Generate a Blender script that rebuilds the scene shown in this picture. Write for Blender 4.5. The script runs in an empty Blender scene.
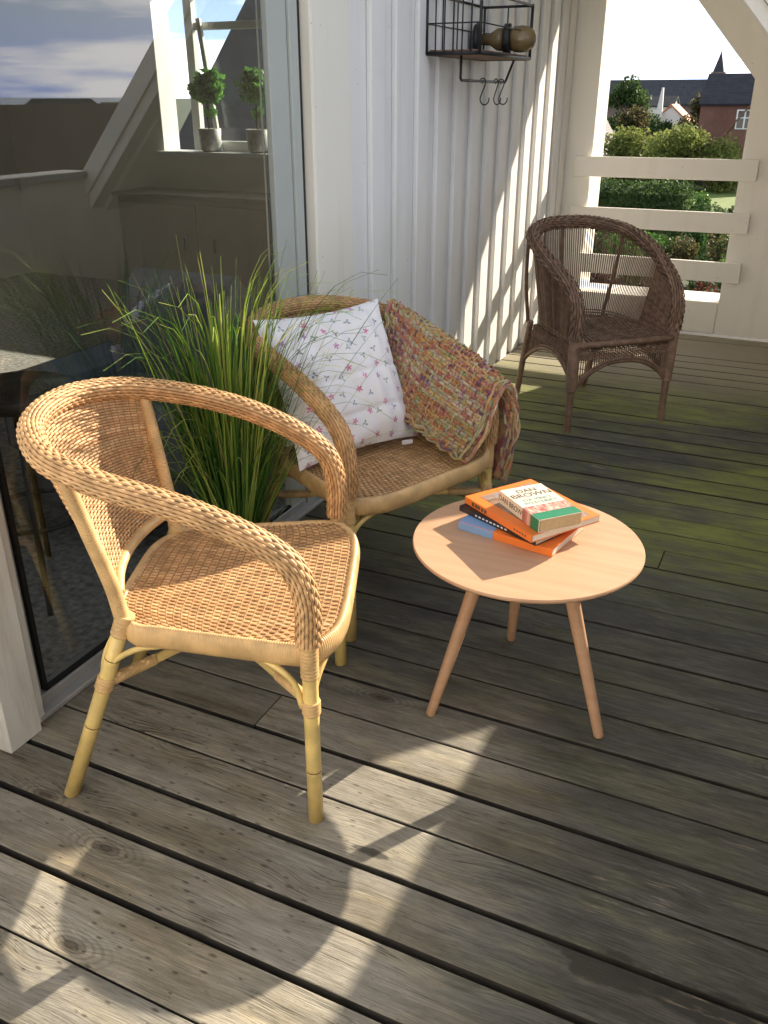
import bpy, math, random
import numpy as np
from mathutils import Vector, Matrix

random.seed(7)
RNG = np.random.default_rng(11)
C = bpy.context.scene.collection
SC = bpy.context.scene
R = math.radians

# ---------------------------------------------------------------- camera, sky, sun, exposure
cam_d = bpy.data.cameras.new('camera')
cam = bpy.data.objects.new('camera', cam_d)
C.objects.link(cam)
right = Vector((0.90528859, 0.4247971, 0.0))
up = Vector((-0.18220835, 0.38830572, 0.90333758))
fwd = Vector((-0.38373518, 0.8177812, -0.42893032))
m = Matrix((right, up, -fwd)).transposed().to_4x4()
m.translation = Vector((1.557, 0.0, 1.42))
cam.matrix_world = m
cam_d.sensor_fit = 'VERTICAL'
cam_d.sensor_height = 32.0
cam_d.lens = 874.0 / 1024.0 * 32.0
cam_d.clip_start = 0.02
cam_d.clip_end = 20000
SC.camera = cam

SUN_EL, SUN_AZ = 25.0, 22.9          # azimuth measured from +Y towards +X
world = bpy.data.worlds.new('World')
SC.world = world
world.use_nodes = True
wt = world.node_tree
wt.nodes.clear()
w_out = wt.nodes.new('ShaderNodeOutputWorld')
w_bg = wt.nodes.new('ShaderNodeBackground')
w_sky = wt.nodes.new('ShaderNodeTexSky')
w_sky.sky_type = 'NISHITA'
w_sky.sun_disc = False
w_sky.sun_elevation = R(SUN_EL)
w_sky.sun_rotation = R(SUN_AZ)
w_sky.air_density = 1.0
w_sky.dust_density = 0.4
w_sky.ozone_density = 1.4
w_bg.inputs['Strength'].default_value = 0.062
w_tc = wt.nodes.new('ShaderNodeTexCoord')
w_map = wt.nodes.new('ShaderNodeMapping')
w_map.inputs['Scale'].default_value = (2.2, 2.2, 17.0)
w_map.inputs['Location'].default_value = (3.1, 0.3, 0.45)
w_n = wt.nodes.new('ShaderNodeTexNoise')
w_n.inputs['Scale'].default_value = 1.7
w_n.inputs['Detail'].default_value = 7.0
w_n.inputs['Roughness'].default_value = 0.55
w_r = wt.nodes.new('ShaderNodeValToRGB')
w_r.color_ramp.elements[0].position = 0.49
w_r.color_ramp.elements[1].position = 0.62
w_mix = wt.nodes.new('ShaderNodeMix')
w_mix.data_type = 'RGBA'
w_mix.inputs['B'].default_value = (21.0, 20.5, 20.5, 1)
wt.links.new(w_tc.outputs['Generated'], w_map.inputs['Vector'])
wt.links.new(w_map.outputs['Vector'], w_n.inputs['Vector'])
wt.links.new(w_n.outputs['Fac'], w_r.inputs['Fac'])
wt.links.new(w_r.outputs['Color'], w_mix.inputs['Factor'])
w_sep = wt.nodes.new('ShaderNodeSeparateXYZ')
wt.links.new(w_tc.outputs['Generated'], w_sep.inputs[0])
w_hz = wt.nodes.new('ShaderNodeMapRange')
w_hz.interpolation_type = 'SMOOTHSTEP'
w_hz.inputs['From Min'].default_value = 0.0
w_hz.inputs['From Max'].default_value = 0.15
w_hz.inputs['To Min'].default_value = 0.9
w_hz.inputs['To Max'].default_value = 0.0
wt.links.new(w_sep.outputs['Z'], w_hz.inputs['Value'])
w_air = wt.nodes.new('ShaderNodeMix')
w_air.data_type = 'RGBA'
w_air.inputs['B'].default_value = (6.4, 9.2, 17.5, 1)
wt.links.new(w_hz.outputs[0], w_air.inputs['Factor'])
wt.links.new(w_sky.outputs['Color'], w_air.inputs['A'])
wt.links.new(w_air.outputs['Result'], w_mix.inputs['A'])
wt.links.new(w_mix.outputs['Result'], w_bg.inputs['Color'])
wt.links.new(w_bg.outputs['Background'], w_out.inputs['Surface'])

sun_d = bpy.data.lights.new('sun', 'SUN')
sun_d.energy = 5.0
sun_d.angle = R(0.55)
sun_d.color = (1.0, 0.865, 0.685)
sun = bpy.data.objects.new('sun', sun_d)
C.objects.link(sun)
sd = Vector((math.sin(R(SUN_AZ)) * math.cos(R(SUN_EL)), math.cos(R(SUN_AZ)) * math.cos(R(SUN_EL)), math.sin(R(SUN_EL))))
sun.rotation_euler = sd.to_track_quat('Z', 'Y').to_euler()
sun.location = (4, 9, 6)

SC.view_settings.view_transform = 'Standard'
SC.view_settings.look = 'None'
SC.view_settings.gamma = 1.0
SC.view_settings.exposure = 1.29
SC.cycles.use_denoising = True
SC.cycles.max_bounces = 10
SC.cycles.transparent_max_bounces = 16
SC.cycles.caustics_reflective = False
SC.cycles.caustics_refractive = False
SC.cycles.sample_clamp_indirect = 6.0


# ---------------------------------------------------------------- helpers
class MB:
    """collects shapes for ONE mesh object"""
    def __init__(s):
        s.v = []; s.f = []; s.mi = []; s.n = 0; s.sm = []

    def add(s, verts, faces, mat=0, smooth=True):
        verts = np.asarray(verts, float).reshape(-1, 3)
        s.v.append(verts)
        b = s.n
        if isinstance(faces, np.ndarray):
            ff = (faces + b).tolist()
        else:
            ff = [[i + b for i in f] for f in faces]
        s.f += ff
        s.mi += [mat] * len(ff)
        s.sm += [smooth] * len(ff)
        s.n += len(verts)

    def box(s, c, size, rot=None, mat=0, bev=0.0):
        hx, hy, hz = size[0] / 2, size[1] / 2, size[2] / 2
        if bev <= 0:
            P = np.array([(x, y, z) for z in (-hz, hz) for y in (-hy, hy) for x in (-hx, hx)])
            F = [[0, 2, 3, 1], [4, 5, 7, 6], [0, 1, 5, 4], [2, 6, 7, 3], [0, 4, 6, 2], [1, 3, 7, 5]]
        else:
            bv = min(bev, hx * .9, hy * .9, hz * .9)
            P = []; idx = {}
            for sx in (-1, 1):
                for sy in (-1, 1):
                    for sz in (-1, 1):
                        for ax in range(3):
                            p = [sx * (hx - bv), sy * (hy - bv), sz * (hz - bv)]
                            p[ax] = (sx * hx, sy * hy, sz * hz)[ax]
                            idx[(sx, sy, sz, ax)] = len(P); P.append(p)
            F = []
            for ax in range(3):
                o = [a for a in range(3) if a != ax]
                for sg in (-1, 1):
                    q = []
                    for (a, b) in ((-1, -1), (1, -1), (1, 1), (-1, 1)):
                        k = [0, 0, 0]; k[ax] = sg; k[o[0]] = a; k[o[1]] = b
                        q.append(idx[(k[0], k[1], k[2], ax)])
                    if (sg > 0) == (ax == 1): q.reverse()
                    F.append(q)
            for ax in range(3):
                o = [a for a in range(3) if a != ax]
                for a in (-1, 1):
                    for b in (-1, 1):
                        k1 = [0, 0, 0]; k2 = [0, 0, 0]
                        k1[ax] = -1; k2[ax] = 1
                        k1[o[0]] = k2[o[0]] = a; k1[o[1]] = k2[o[1]] = b
                        q = [idx[(*k1, o[0])], idx[(*k2, o[0])], idx[(*k2, o[1])], idx[(*k1, o[1])]]
                        F.append(q)
            for sx in (-1, 1):
                for sy in (-1, 1):
                    for sz in (-1, 1):
                        F.append([idx[(sx, sy, sz, 0)], idx[(sx, sy, sz, 1)], idx[(sx, sy, sz, 2)]])
            P = np.array(P)
        if rot is not None:
            P = P @ np.array(rot).T
        s.add(P + np.array(c), F, mat, False)

    def prism(s, poly, axis, a, b, mat=0):
        """polygon (2D) extruded along axis between a and b"""
        o = [i for i in range(3) if i != axis]
        n = len(poly); P = []
        for d in (a, b):
            for p in poly:
                q = [0, 0, 0]; q[axis] = d; q[o[0]] = p[0]; q[o[1]] = p[1]; P.append(q)
        F = [list(range(n))[::-1], [n + i for i in range(n)]]
        for i in range(n):
            j = (i + 1) % n
            F.append([i, j, n + j, n + i])
        s.add(P, F, mat, False)

    def sweep(s, P, N, B, hn, hb, k=6, closed=False, mat=0, caps=True):
        """elliptic section; P,N,B (n,3); hn,hb half sizes scalar or (n,)"""
        P = np.asarray(P, float); n = len(P)
        th = np.arange(k) * 2 * np.pi / k
        hn = np.broadcast_to(hn, (n,)); hb = np.broadcast_to(hb, (n,))
        V = (P[:, None, :] + (hn[:, None] * np.cos(th)[None])[..., None] * N[:, None, :]
             + (hb[:, None] * np.sin(th)[None])[..., None] * B[:, None, :])
        r = np.arange(n if closed else n - 1)
        j = np.arange(k)
        a = (r[:, None] * k + j[None]).ravel()
        b = (r[:, None] * k + ((j + 1) % k)[None]).ravel()
        r2 = (r + 1) % n
        c = (r2[:, None] * k + ((j + 1) % k)[None]).ravel()
        d = (r2[:, None] * k + j[None]).ravel()
        F = np.stack([a, b, c, d], 1)
        s.add(V.reshape(-1, 3), F, mat)
        if caps and not closed:
            base = s.n - n * k
            s.f.append([base + i for i in range(k)][::-1]); s.mi.append(mat); s.sm.append(False)
            s.f.append([base + (n - 1) * k + i for i in range(k)]); s.mi.append(mat); s.sm.append(False)

    def tube(s, pts, r, k=8, closed=False, mat=0, n=None, caps=True):
        P = np.asarray(pts, float)
        if n:
            P = spline(P, n, closed)
            if not np.isscalar(r):
                r = np.interp(np.linspace(0, 1, len(P)), np.linspace(0, 1, len(r)), r)
        T, N, B = frames(P, closed=closed)
        s.sweep(P, N, B, r, r, k, closed, mat, caps)

    def lathe(s, prof, k=24, c=(0, 0, 0), mat=0, axis=None):
        prof = np.asarray(prof, float); n = len(prof)
        th = np.arange(k) * 2 * np.pi / k
        V = np.stack([prof[:, 0:1] * np.cos(th), prof[:, 0:1] * np.sin(th), np.repeat(prof[:, 1:2], k, 1)], -1).reshape(-1, 3)
        if axis is not None:
            V = V @ np.array(axis).T
        V = V + np.array(c)
        F = []
        for i in range(n - 1):
            for j in range(k):
                jj = (j + 1) % k
                F.append([i * k + j, i * k + jj, (i + 1) * k + jj, (i + 1) * k + j])
        F.append(list(range(k))[::-1]); F.append([(n - 1) * k + j for j in range(k)])
        s.add(V, F, mat)

    def quads(s, V, mat=0):
        V = np.asarray(V, float).reshape(-1, 3)
        s.add(V, np.arange(len(V)).reshape(-1, 4), mat, False)

    def build(s, name, mats, parent=None, loc=None, rz=0.0, auto=None):
        me = bpy.data.meshes.new(name)
        V = np.concatenate(s.v) if s.v else np.zeros((0, 3))
        me.from_pydata(V.tolist(), [], s.f)
        if not isinstance(mats, (list, tuple)): mats = [mats]
        for mm in mats: me.materials.append(mm)
        me.polygons.foreach_set('material_index', s.mi)
        me.polygons.foreach_set('use_smooth', s.sm)
        me.update()
        if auto is not None:
            me.set_sharp_from_angle(angle=R(auto))
        o = bpy.data.objects.new(name, me)
        C.objects.link(o)
        if parent is not None: o.parent = parent
        if loc is not None: o.location = loc
        o.rotation_euler.z = rz
        return o


def spline(P, n, closed=False):
    """Catmull-Rom through P, resampled evenly to n points"""
    P = np.asarray(P, float)
    if closed: Q = np.concatenate([P[-1:], P, P[:2]])
    else: Q = np.concatenate([2 * P[:1] - P[1:2], P, 2 * P[-1:] - P[-2:-1]])
    out = []
    for i in range(1, len(Q) - 2):
        t = np.linspace(0, 1, 24, endpoint=False)[:, None]
        a, b, c, d = Q[i - 1], Q[i], Q[i + 1], Q[i + 2]
        out.append(.5 * ((2 * b) + (-a + c) * t + (2 * a - 5 * b + 4 * c - d) * t ** 2 + (-a + 3 * b - 3 * c + d) * t ** 3))
    out = np.concatenate(out + ([] if closed else [Q[-2:-1]]))
    if closed: out = np.concatenate([out, out[:1]])
    L = np.concatenate([[0], np.cumsum(np.linalg.norm(np.diff(out, axis=0), axis=1))])
    tt = np.linspace(0, L[-1], n + (1 if closed else 0))
    res = np.stack([np.interp(tt, L, out[:, k]) for k in range(3)], 1)
    return res[:-1] if closed else res


def plen(P):
    return np.linalg.norm(np.diff(np.asarray(P, float), axis=0), axis=1).sum()


def unit(a):
    return a / np.maximum(np.linalg.norm(a, axis=-1, keepdims=True), 1e-12)


def frames(P, ref=None, closed=False):
    P = np.asarray(P, float)
    if closed:
        T = unit(np.roll(P, -1, 0) - np.roll(P, 1, 0))
    else:
        T = unit(np.gradient(P, axis=0))
    r = np.array(ref if ref is not None else (0, 0, 1.0), float)
    if abs(T[0] @ r) > .95: r = np.array((1.0, 0, 0))
    N = np.zeros_like(P)
    n0 = r - (r @ T[0]) * T[0]; N[0] = n0 / np.linalg.norm(n0)
    for i in range(1, len(P)):
        q = N[i - 1] - (N[i - 1] @ T[i]) * T[i]
        N[i] = q / np.linalg.norm(q)
    if closed:      # undo the twist around the loop
        a = N[-1] - (N[-1] @ T[0]) * T[0]; a /= np.linalg.norm(a)
        ang = math.atan2(np.cross(a, N[0]) @ T[0], a @ N[0])
        for i in range(len(P)):
            th = ang * i / len(P)
            N[i] = math.cos(th) * N[i] + math.sin(th) * np.cross(T[i], N[i])
    return T, N, np.cross(T, N)


def weave(mb, S, rows, ribs, wpitch, thick, amp, per=5, mat=0, v0=0.0, v1=1.0, k=6, phase=0.0, closed=False, wfac=.48):
    """over-under strands on a surface S(u,v)->(n,3); rows at constant v, ribs crossings along u"""
    for j in range(rows):
        v = v0 + (v1 - v0) * (j + .5) / rows
        n = ribs * per + 1
        u = np.linspace(0, 1, n)
        vv = np.full(n, v)
        P = S(u, vv)
        e = 1e-3
        du = S(np.clip(u + e, 0, 1), vv) - S(np.clip(u - e, 0, 1), vv)
        dv = S(u, np.clip(vv + e, 0, 1)) - S(u, np.clip(vv - e, 0, 1))
        Nn = unit(np.cross(du, dv))
        Wd = unit(np.cross(Nn, unit(du)))
        P = P + Nn * (amp * np.cos(np.pi * (u * ribs + j + phase)))[:, None]
        wid = wpitch(u, v) if callable(wpitch) else wpitch
        mb.sweep(P, Nn, Wd, thick, np.asarray(wid) * wfac, k, False, mat, caps=False)


def sheet(mb, S, nu, nv, mat=0, off=0.0):
    u, v = np.meshgrid(np.linspace(0, 1, nu), np.linspace(0, 1, nv), indexing='ij')
    P = S(u.ravel(), v.ravel())
    F = []
    for i in range(nu - 1):
        for j in range(nv - 1):
            a = i * nv + j
            F.append([a, a + nv, a + nv + 1, a + 1])
    mb.add(P, np.array(F), mat)


def link_children(src, dst):
    for ch in list(src.children):
        c = ch.copy(); C.objects.link(c); c.parent = dst
        link_children(ch, c)


def copy_thing(src, loc, rz, label):
    r = src.copy(); C.objects.link(r)
    r.location = loc; r.rotation_euler.z = rz; r['label'] = label
    link_children(src, r)
    return r


def tag(o, label, cat, group=None, kind=None):
    if label: o['label'] = label
    if cat: o['category'] = cat
    if group: o['group'] = group
    if kind: o['kind'] = kind
    return o


def thing(name, label, cat, loc=(0, 0, 0), rz=0.0, group=None):
    o = bpy.data.objects.new(name, None); C.objects.link(o)
    o.empty_display_size = .05
    o.location = loc; o.rotation_euler.z = rz
    return tag(o, label, cat, group)


def rotz(a):
    return np.array([[math.cos(a), -math.sin(a), 0], [math.sin(a), math.cos(a), 0], [0, 0, 1]])


def rotx(a):
    return np.array([[1, 0, 0], [0, math.cos(a), -math.sin(a)], [0, math.sin(a), math.cos(a)]])


def roty(a):
    return np.array([[math.cos(a), 0, math.sin(a)], [0, 1, 0], [-math.sin(a), 0, math.cos(a)]])


# ---------------------------------------------------------------- materials
class NT:
    def __init__(s, name):
        s.m = bpy.data.materials.new(name); s.m.use_nodes = True
        s.t = s.m.node_tree; s.t.nodes.clear()
        s.out = s.n('OutputMaterial')
        s.b = s.n('BsdfPrincipled')
        s.l(s.b.outputs[0], s.out.inputs['Surface'])

    def n(s, typ, **kw):
        nd = s.t.nodes.new('ShaderNode' + typ)
        for k, v in kw.items():
            setattr(nd, k, v)
        return nd

    def l(s, a, b): s.t.links.new(a, b)

    def setv(s, sock, v):
        if hasattr(v, 'is_output'): s.l(v, sock)
        else: sock.default_value = v

    def coord(s, what='Object'):
        return s.n('TexCoord').outputs[what]

    def mapping(s, vec, scale=(1, 1, 1), loc=(0, 0, 0), rot=(0, 0, 0)):
        mp = s.n('Mapping'); s.l(vec, mp.inputs['Vector'])
        mp.inputs['Scale'].default_value = scale; mp.inputs['Location'].default_value = loc
        mp.inputs['Rotation'].default_value = rot
        return mp.outputs[0]

    def noise(s, vec, scale=5., detail=4., rough=.55, dist=0., dim='3D', w=None):
        nd = s.n('TexNoise', noise_dimensions=dim)
        if vec is not None: s.l(vec, nd.inputs['Vector'])
        nd.inputs['Scale'].default_value = scale; nd.inputs['Detail'].default_value = detail
        nd.inputs['Roughness'].default_value = rough; nd.inputs['Distortion'].default_value = dist
        if w is not None: s.setv(nd.inputs['W'], w)
        return nd.outputs['Fac']

    def voro(s, vec, scale=5., rand=1., feat='F1', dim='3D'):
        nd = s.n('TexVoronoi', feature=feat, voronoi_dimensions=dim)
        s.l(vec, nd.inputs['Vector']); nd.inputs['Scale'].default_value = scale
        nd.inputs['Randomness'].default_value = rand
        return nd

    def ramp(s, fac, stops, interp='LINEAR'):
        nd = s.n('ValToRGB'); cr = nd.color_ramp; cr.interpolation = interp
        while len(cr.elements) > 1: cr.elements.remove(cr.elements[-1])
        for i, (p, c) in enumerate(stops):
            e = cr.elements[0] if i == 0 else cr.elements.new(p)
            e.position = p
            if not isinstance(c, (tuple, list)): c = (c, c, c)
            e.color = (*c, 1)
        s.l(fac, nd.inputs['Fac'])
        return nd.outputs['Color']

    def math(s, op, a, b=None, c=None, clamp=False):
        nd = s.n('Math', operation=op, use_clamp=clamp)
        s.setv(nd.inputs[0], a)
        if b is not None: s.setv(nd.inputs[1], b)
        if c is not None: s.setv(nd.inputs[2], c)
        return nd.outputs[0]

    def mix(s, fac, a, b, mode='MIX'):
        nd = s.n('Mix', data_type='RGBA', blend_type=mode)
        s.setv(nd.inputs['Factor'], fac)
        for nm, v in (('A', a), ('B', b)):
            sk = [i for i in nd.inputs if i.name == nm and i.type == 'RGBA'][0]
            if isinstance(v, (tuple, list)): v = (*v[:3], 1)
            s.setv(sk, v)
        return [o for o in nd.outputs if o.type == 'RGBA'][0]

    def sstep(s, x, a, b):
        nd = s.n('MapRange', interpolation_type='SMOOTHSTEP')
        s.setv(nd.inputs['Value'], x)
        s.setv(nd.inputs['From Min'], a); s.setv(nd.inputs['From Max'], b)
        return nd.outputs[0]

    def sep(s, vec):
        nd = s.n('SeparateXYZ'); s.l(vec, nd.inputs[0]); return nd.outputs

    def comb(s, x, y, z=0.0):
        nd = s.n('CombineXYZ')
        for i, v in enumerate((x, y, z)): s.setv(nd.inputs[i], v)
        return nd.outputs[0]

    def bump(s, h, strength=.3, dist=.002):
        nd = s.n('Bump'); s.l(h, nd.inputs['Height'])
        nd.inputs['Strength'].default_value = strength; nd.inputs['Distance'].default_value = dist
        s.l(nd.outputs[0], s.b.inputs['Normal'])

    def island(s):
        return s.n('NewGeometry').outputs['Random Per Island']

    def base(s, c, rough=.5, spec=.5):
        if isinstance(c, (tuple, list)): c = (*c[:3], 1)
        s.setv(s.b.inputs['Base Color'], c)
        s.setv(s.b.inputs['Roughness'], rough)
        s.b.inputs['Specular IOR Level'].default_value = spec


def simple(name, c, rough=.5, var=.12, scale=8., spec=.4, bump=0., metallic=0.):
    t = NT(name)
    v = t.noise(t.coord(), scale, 5)
    lo = tuple(x * (1 - var) for x in c); hi = tuple(min(1, x * (1 + var)) for x in c)
    t.base(t.ramp(v, [(.3, lo), (.7, hi)]), rough, spec)
    t.b.inputs['Metallic'].default_value = metallic
    if bump: t.bump(t.noise(t.coord(), scale * 12, 4), bump, .002)
    return t.m


def strand_mat(name, stops, rough=.45, spec=.45, noise_amt=.35, scale=30):
    """each strand its own tone"""
    t = NT(name)
    r = t.island()
    c = t.ramp(r, stops)
    nz = t.noise(t.coord(), scale, 4)
    dark = t.mix(1.0, c, (1 - noise_amt,) * 3, 'MULTIPLY')
    t.base(t.mix(t.sstep(nz, .35, .65), dark, c), rough, spec)
    t.bump(t.noise(t.coord(), 400, 2), .15, .0006)
    return t.m


def mat_deck():
    t = NT('weathered_deck')
    co = t.coord('Object')
    rnd = t.island()
    x, y, z = t.sep(co)
    # knots
    kv = t.comb(t.math('ADD', t.math('MULTIPLY', x, 2.1), t.math('MULTIPLY', rnd, 37.0)), t.math('MULTIPLY', y, 5.2), 0.0)
    kn = t.voro(kv, 1.0, 1.0, dim='2D')
    kd = kn.outputs['Distance']
    pull = t.math('MULTIPLY', t.math('POWER', t.math('SUBTRACT', 1.0, t.sstep(kd, 0.0, .42)), 2.0), .022)
    wob = t.math('MULTIPLY', t.math('SUBTRACT', t.noise(t.comb(t.math('MULTIPLY', x, 1.5), rnd, 0.0), 2.0, 2), .5), .022)
    gy = t.math('ADD', t.math('ADD', y, pull), wob)
    gv = t.comb(t.math('ADD', t.math('MULTIPLY', x, 2.6), t.math('MULTIPLY', rnd, 91.0)), t.math('MULTIPLY', gy, 95.0), 0.0)
    g1 = t.noise(gv, 1.0, 6, .66)
    gv2 = t.comb(t.math('ADD', t.math('MULTIPLY', x, 16.0), t.math('MULTIPLY', rnd, 31.0)), t.math('MULTIPLY', gy, 420.0), 0.0)
    g2 = t.noise(gv2, 1.0, 3, .6)
    big = t.noise(t.comb(t.math('MULTIPLY', x, 1.6), t.math('MULTIPLY', y, 5.0), t.math('MULTIPLY', rnd, 20.0)), 1.2, 4)
    mixg = t.math('ADD', t.math('ADD', t.math('MULTIPLY', g1, .55), t.math('MULTIPLY', g2, .55)), -.05)
    lit_dry = t.ramp(mixg, [(.28, (.11, .103, .087)), (.42, (.215, .203, .172)), (.56, (.30, .284, .242)), (.74, (.42, .395, .33))])
    lit_dry = t.mix(t.sstep(big, .45, .7), lit_dry, t.mix(1.0, lit_dry, (.80, .74, .62), 'MULTIPLY'))
    shade_damp = t.ramp(mixg, [(.30, (.020, .020, .017)), (.48, (.052, .052, .047)), (.62, (.092, .092, .082)), (.76, (.18, .17, .145))])
    # lit tone painted into dry boards by the door, shade into damp ones beyond
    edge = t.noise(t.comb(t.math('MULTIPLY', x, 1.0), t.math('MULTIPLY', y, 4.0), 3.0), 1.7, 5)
    shade_wet = t.math('ADD', t.sstep(t.math('ADD', x, t.math('MULTIPLY', edge, .55)), 1.22, 1.75),
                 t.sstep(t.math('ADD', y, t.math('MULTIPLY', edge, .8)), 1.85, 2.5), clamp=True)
    col = t.mix(t.math('MULTIPLY', shade_wet, t.math('ADD', .78, t.math('MULTIPLY', rnd, .22))), lit_dry, shade_damp)
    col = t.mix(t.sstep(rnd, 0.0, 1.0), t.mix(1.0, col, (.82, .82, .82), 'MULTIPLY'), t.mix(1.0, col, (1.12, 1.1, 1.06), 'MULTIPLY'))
    # knot hearts
    heart = t.math('SUBTRACT', 1.0, t.sstep(t.math('ADD', kd, t.math('MULTIPLY', t.math('SUBTRACT', g2, .5), .10)), .02, .10))
    keep = t.sstep(t.sep(kn.outputs['Color'])[0], .45, .5)
    col = t.mix(t.math('MULTIPLY', t.math('MULTIPLY', heart, keep), .75), col, (.05, .038, .026))
    # drying cracks along the grain, and specks
    ck = t.noise(t.comb(t.math('ADD', t.math('MULTIPLY', x, 1.7), t.math('MULTIPLY', rnd, 57.0)), t.math('MULTIPLY', gy, 95.0), 4.0), 1.0, 3, .5)
    ckm = t.math('SUBTRACT', 1.0, t.sstep(t.math('ABSOLUTE', t.math('SUBTRACT', ck, .5)), .004, .016))
    ckz = t.sstep(t.noise(t.comb(t.math('MULTIPLY', x, 2.2), t.math('MULTIPLY', y, 9.0), t.math('MULTIPLY', rnd, 9.0)), 1.3, 3), .52, .62)
    col = t.mix(t.math('MULTIPLY', t.math('MULTIPLY', ckm, ckz), .75), col, (.03, .025, .018))
    spk = t.noise(t.comb(t.math('MULTIPLY', x, 60.0), t.math('MULTIPLY', y, 150.0), rnd), 1.0, 4, .7)
    col = t.mix(t.math('MULTIPLY', t.sstep(spk, .60, .70), .45), col, (.05, .042, .032))
    mot = t.noise(t.comb(t.math('MULTIPLY', x, 7.0), t.math('MULTIPLY', y, 22.0), t.math('MULTIPLY', rnd, 14.0)), 1.0, 5, .65)
    col = t.mix(t.math('MULTIPLY', t.sstep(mot, .40, .70), .6), col, t.mix(1.0, col, (.50, .49, .44), 'MULTIPLY'))
    mo2 = t.noise(t.comb(t.math('MULTIPLY', x, 3.0), t.math('MULTIPLY', y, 15.0), t.math('MULTIPLY', rnd, 33.0)), 1.0, 6, .7)
    col = t.mix(t.math('MULTIPLY', t.sstep(mo2, .50, .64), .55), col, t.mix(1.0, col, (1.45, 1.38, 1.22), 'MULTIPLY'))
    ring = t.math('SINE', t.math('MULTIPLY', t.math('ADD', kd, t.math('MULTIPLY', g1, .05)), 150.0))
    rim = t.math('MULTIPLY', t.math('SUBTRACT', 1.0, t.sstep(kd, .08, .30)), t.math('MULTIPLY', keep, t.sstep(ring, -.2, .9)))
    col = t.mix(t.math('MULTIPLY', rim, .5), col, t.mix(1.0, col, (.45, .40, .33), 'MULTIPLY'))
    # algae in the sheltered part
    al = t.noise(t.comb(t.math('MULTIPLY', x, 1.4), t.math('MULTIPLY', y, 3.0), 7.0), 1.1, 5)
    am = t.math('MULTIPLY', t.math('MULTIPLY', t.sstep(y, 2.3, 3.1), t.math('SUBTRACT', 1.0, t.sstep(y, 4.9, 5.7))), t.sstep(al, .32, .56))
    am = t.math('MULTIPLY', am, t.math('ADD', .45, t.math('MULTIPLY', t.sstep(mot, .36, .58), .55)))
    col = t.mix(t.math('MULTIPLY', am, .92), col, t.mix(g1, (.085, .10, .018), (.27, .29, .075)))
    ol = t.noise(t.comb(t.math('MULTIPLY', x, 2.4), t.math('MULTIPLY', y, 7.0), t.math('MULTIPLY', rnd, 6.0)), 1.4, 5, .6)
    col = t.mix(t.math('MULTIPLY', t.math('MULTIPLY', shade_wet, t.sstep(ol, .45, .62)), .6), col, t.mix(1.0, col, (1.5, 1.55, 1.15), 'MULTIPLY'))
    far = t.sstep(y, 4.3, 5.4)  # boards paler towards the far end, missing light put into their colour
    col = t.mix(t.math('MULTIPLY', far, .92), col, t.mix(g1, (.20, .175, .125), (.44, .39, .30)))
    # rain-drop marks under the eaves and two wet stains
    dv = t.voro(t.comb(t.math('MULTIPLY', x, 19.0), t.math('MULTIPLY', y, 52.0), 0.0), 1.0, 1.0, dim='2D')
    big2 = t.math('GREATER_THAN', t.sep(dv.outputs['Color'])[1], .6)
    zone = t.math('MULTIPLY', t.math('SUBTRACT', 1.0, t.sstep(t.math('ABSOLUTE', t.math('SUBTRACT', x, .55)), .25, .55)),
                  t.math('SUBTRACT', 1.0, t.sstep(t.math('ABSOLUTE', t.math('SUBTRACT', y, 1.0)), .3, .62)))
    drop = t.math('MULTIPLY', t.math('MULTIPLY', t.math('SUBTRACT', 1.0, t.sstep(dv.outputs['Distance'], .05, t.math('ADD', .09, t.math('MULTIPLY', t.sep(dv.outputs['Color'])[2], .2)))), big2), zone)
    col = t.mix(t.math('MULTIPLY', drop, .7), col, (.035, .028, .02))
    sn = t.noise(t.comb(t.math('MULTIPLY', x, 5.0), t.math('MULTIPLY', y, 9.0), 1.0), 2.0, 4)
    for (sx, sy, rx, ry) in ((1.47, 1.14, .10, .045), (1.66, 1.13, .10, .06), (.95, 1.20, .07, .012)):
        dx = t.math('DIVIDE', t.math('SUBTRACT', x, sx), rx); dy = t.math('DIVIDE', t.math('SUBTRACT', y, sy), ry)
        d = t.math('SQRT', t.math('ADD', t.math('MULTIPLY', dx, dx), t.math('MULTIPLY', dy, dy)))
        d = t.math('ADD', d, t.math('MULTIPLY', t.math('SUBTRACT', sn, .5), 2.4))
        col = t.mix(t.math('MULTIPLY', t.math('SUBTRACT', 1.0, t.sstep(d, .7, 1.0)), .8), col, (.03, .027, .022))
    # pale scratched patches
    sc = t.noise(t.comb(t.math('MULTIPLY', x, 7.0), t.math('MULTIPLY', y, 60.0), rnd), 1.0, 6, .7)
    sb = t.noise(t.comb(t.math('MULTIPLY', x, 2.0), t.math('MULTIPLY', y, 4.0), 11.0), 1.5, 3)
    col = t.mix(t.math('MULTIPLY', t.math('MULTIPLY', t.sstep(sc, .55, .68), t.sstep(sb, .54, .66)), .6), col, (.42, .33, .23))
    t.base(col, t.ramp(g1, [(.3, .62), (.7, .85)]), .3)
    t.bump(t.math('ADD', mixg, t.math('MULTIPLY', g2, .4)), .55, .004)
    return t.m


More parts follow.
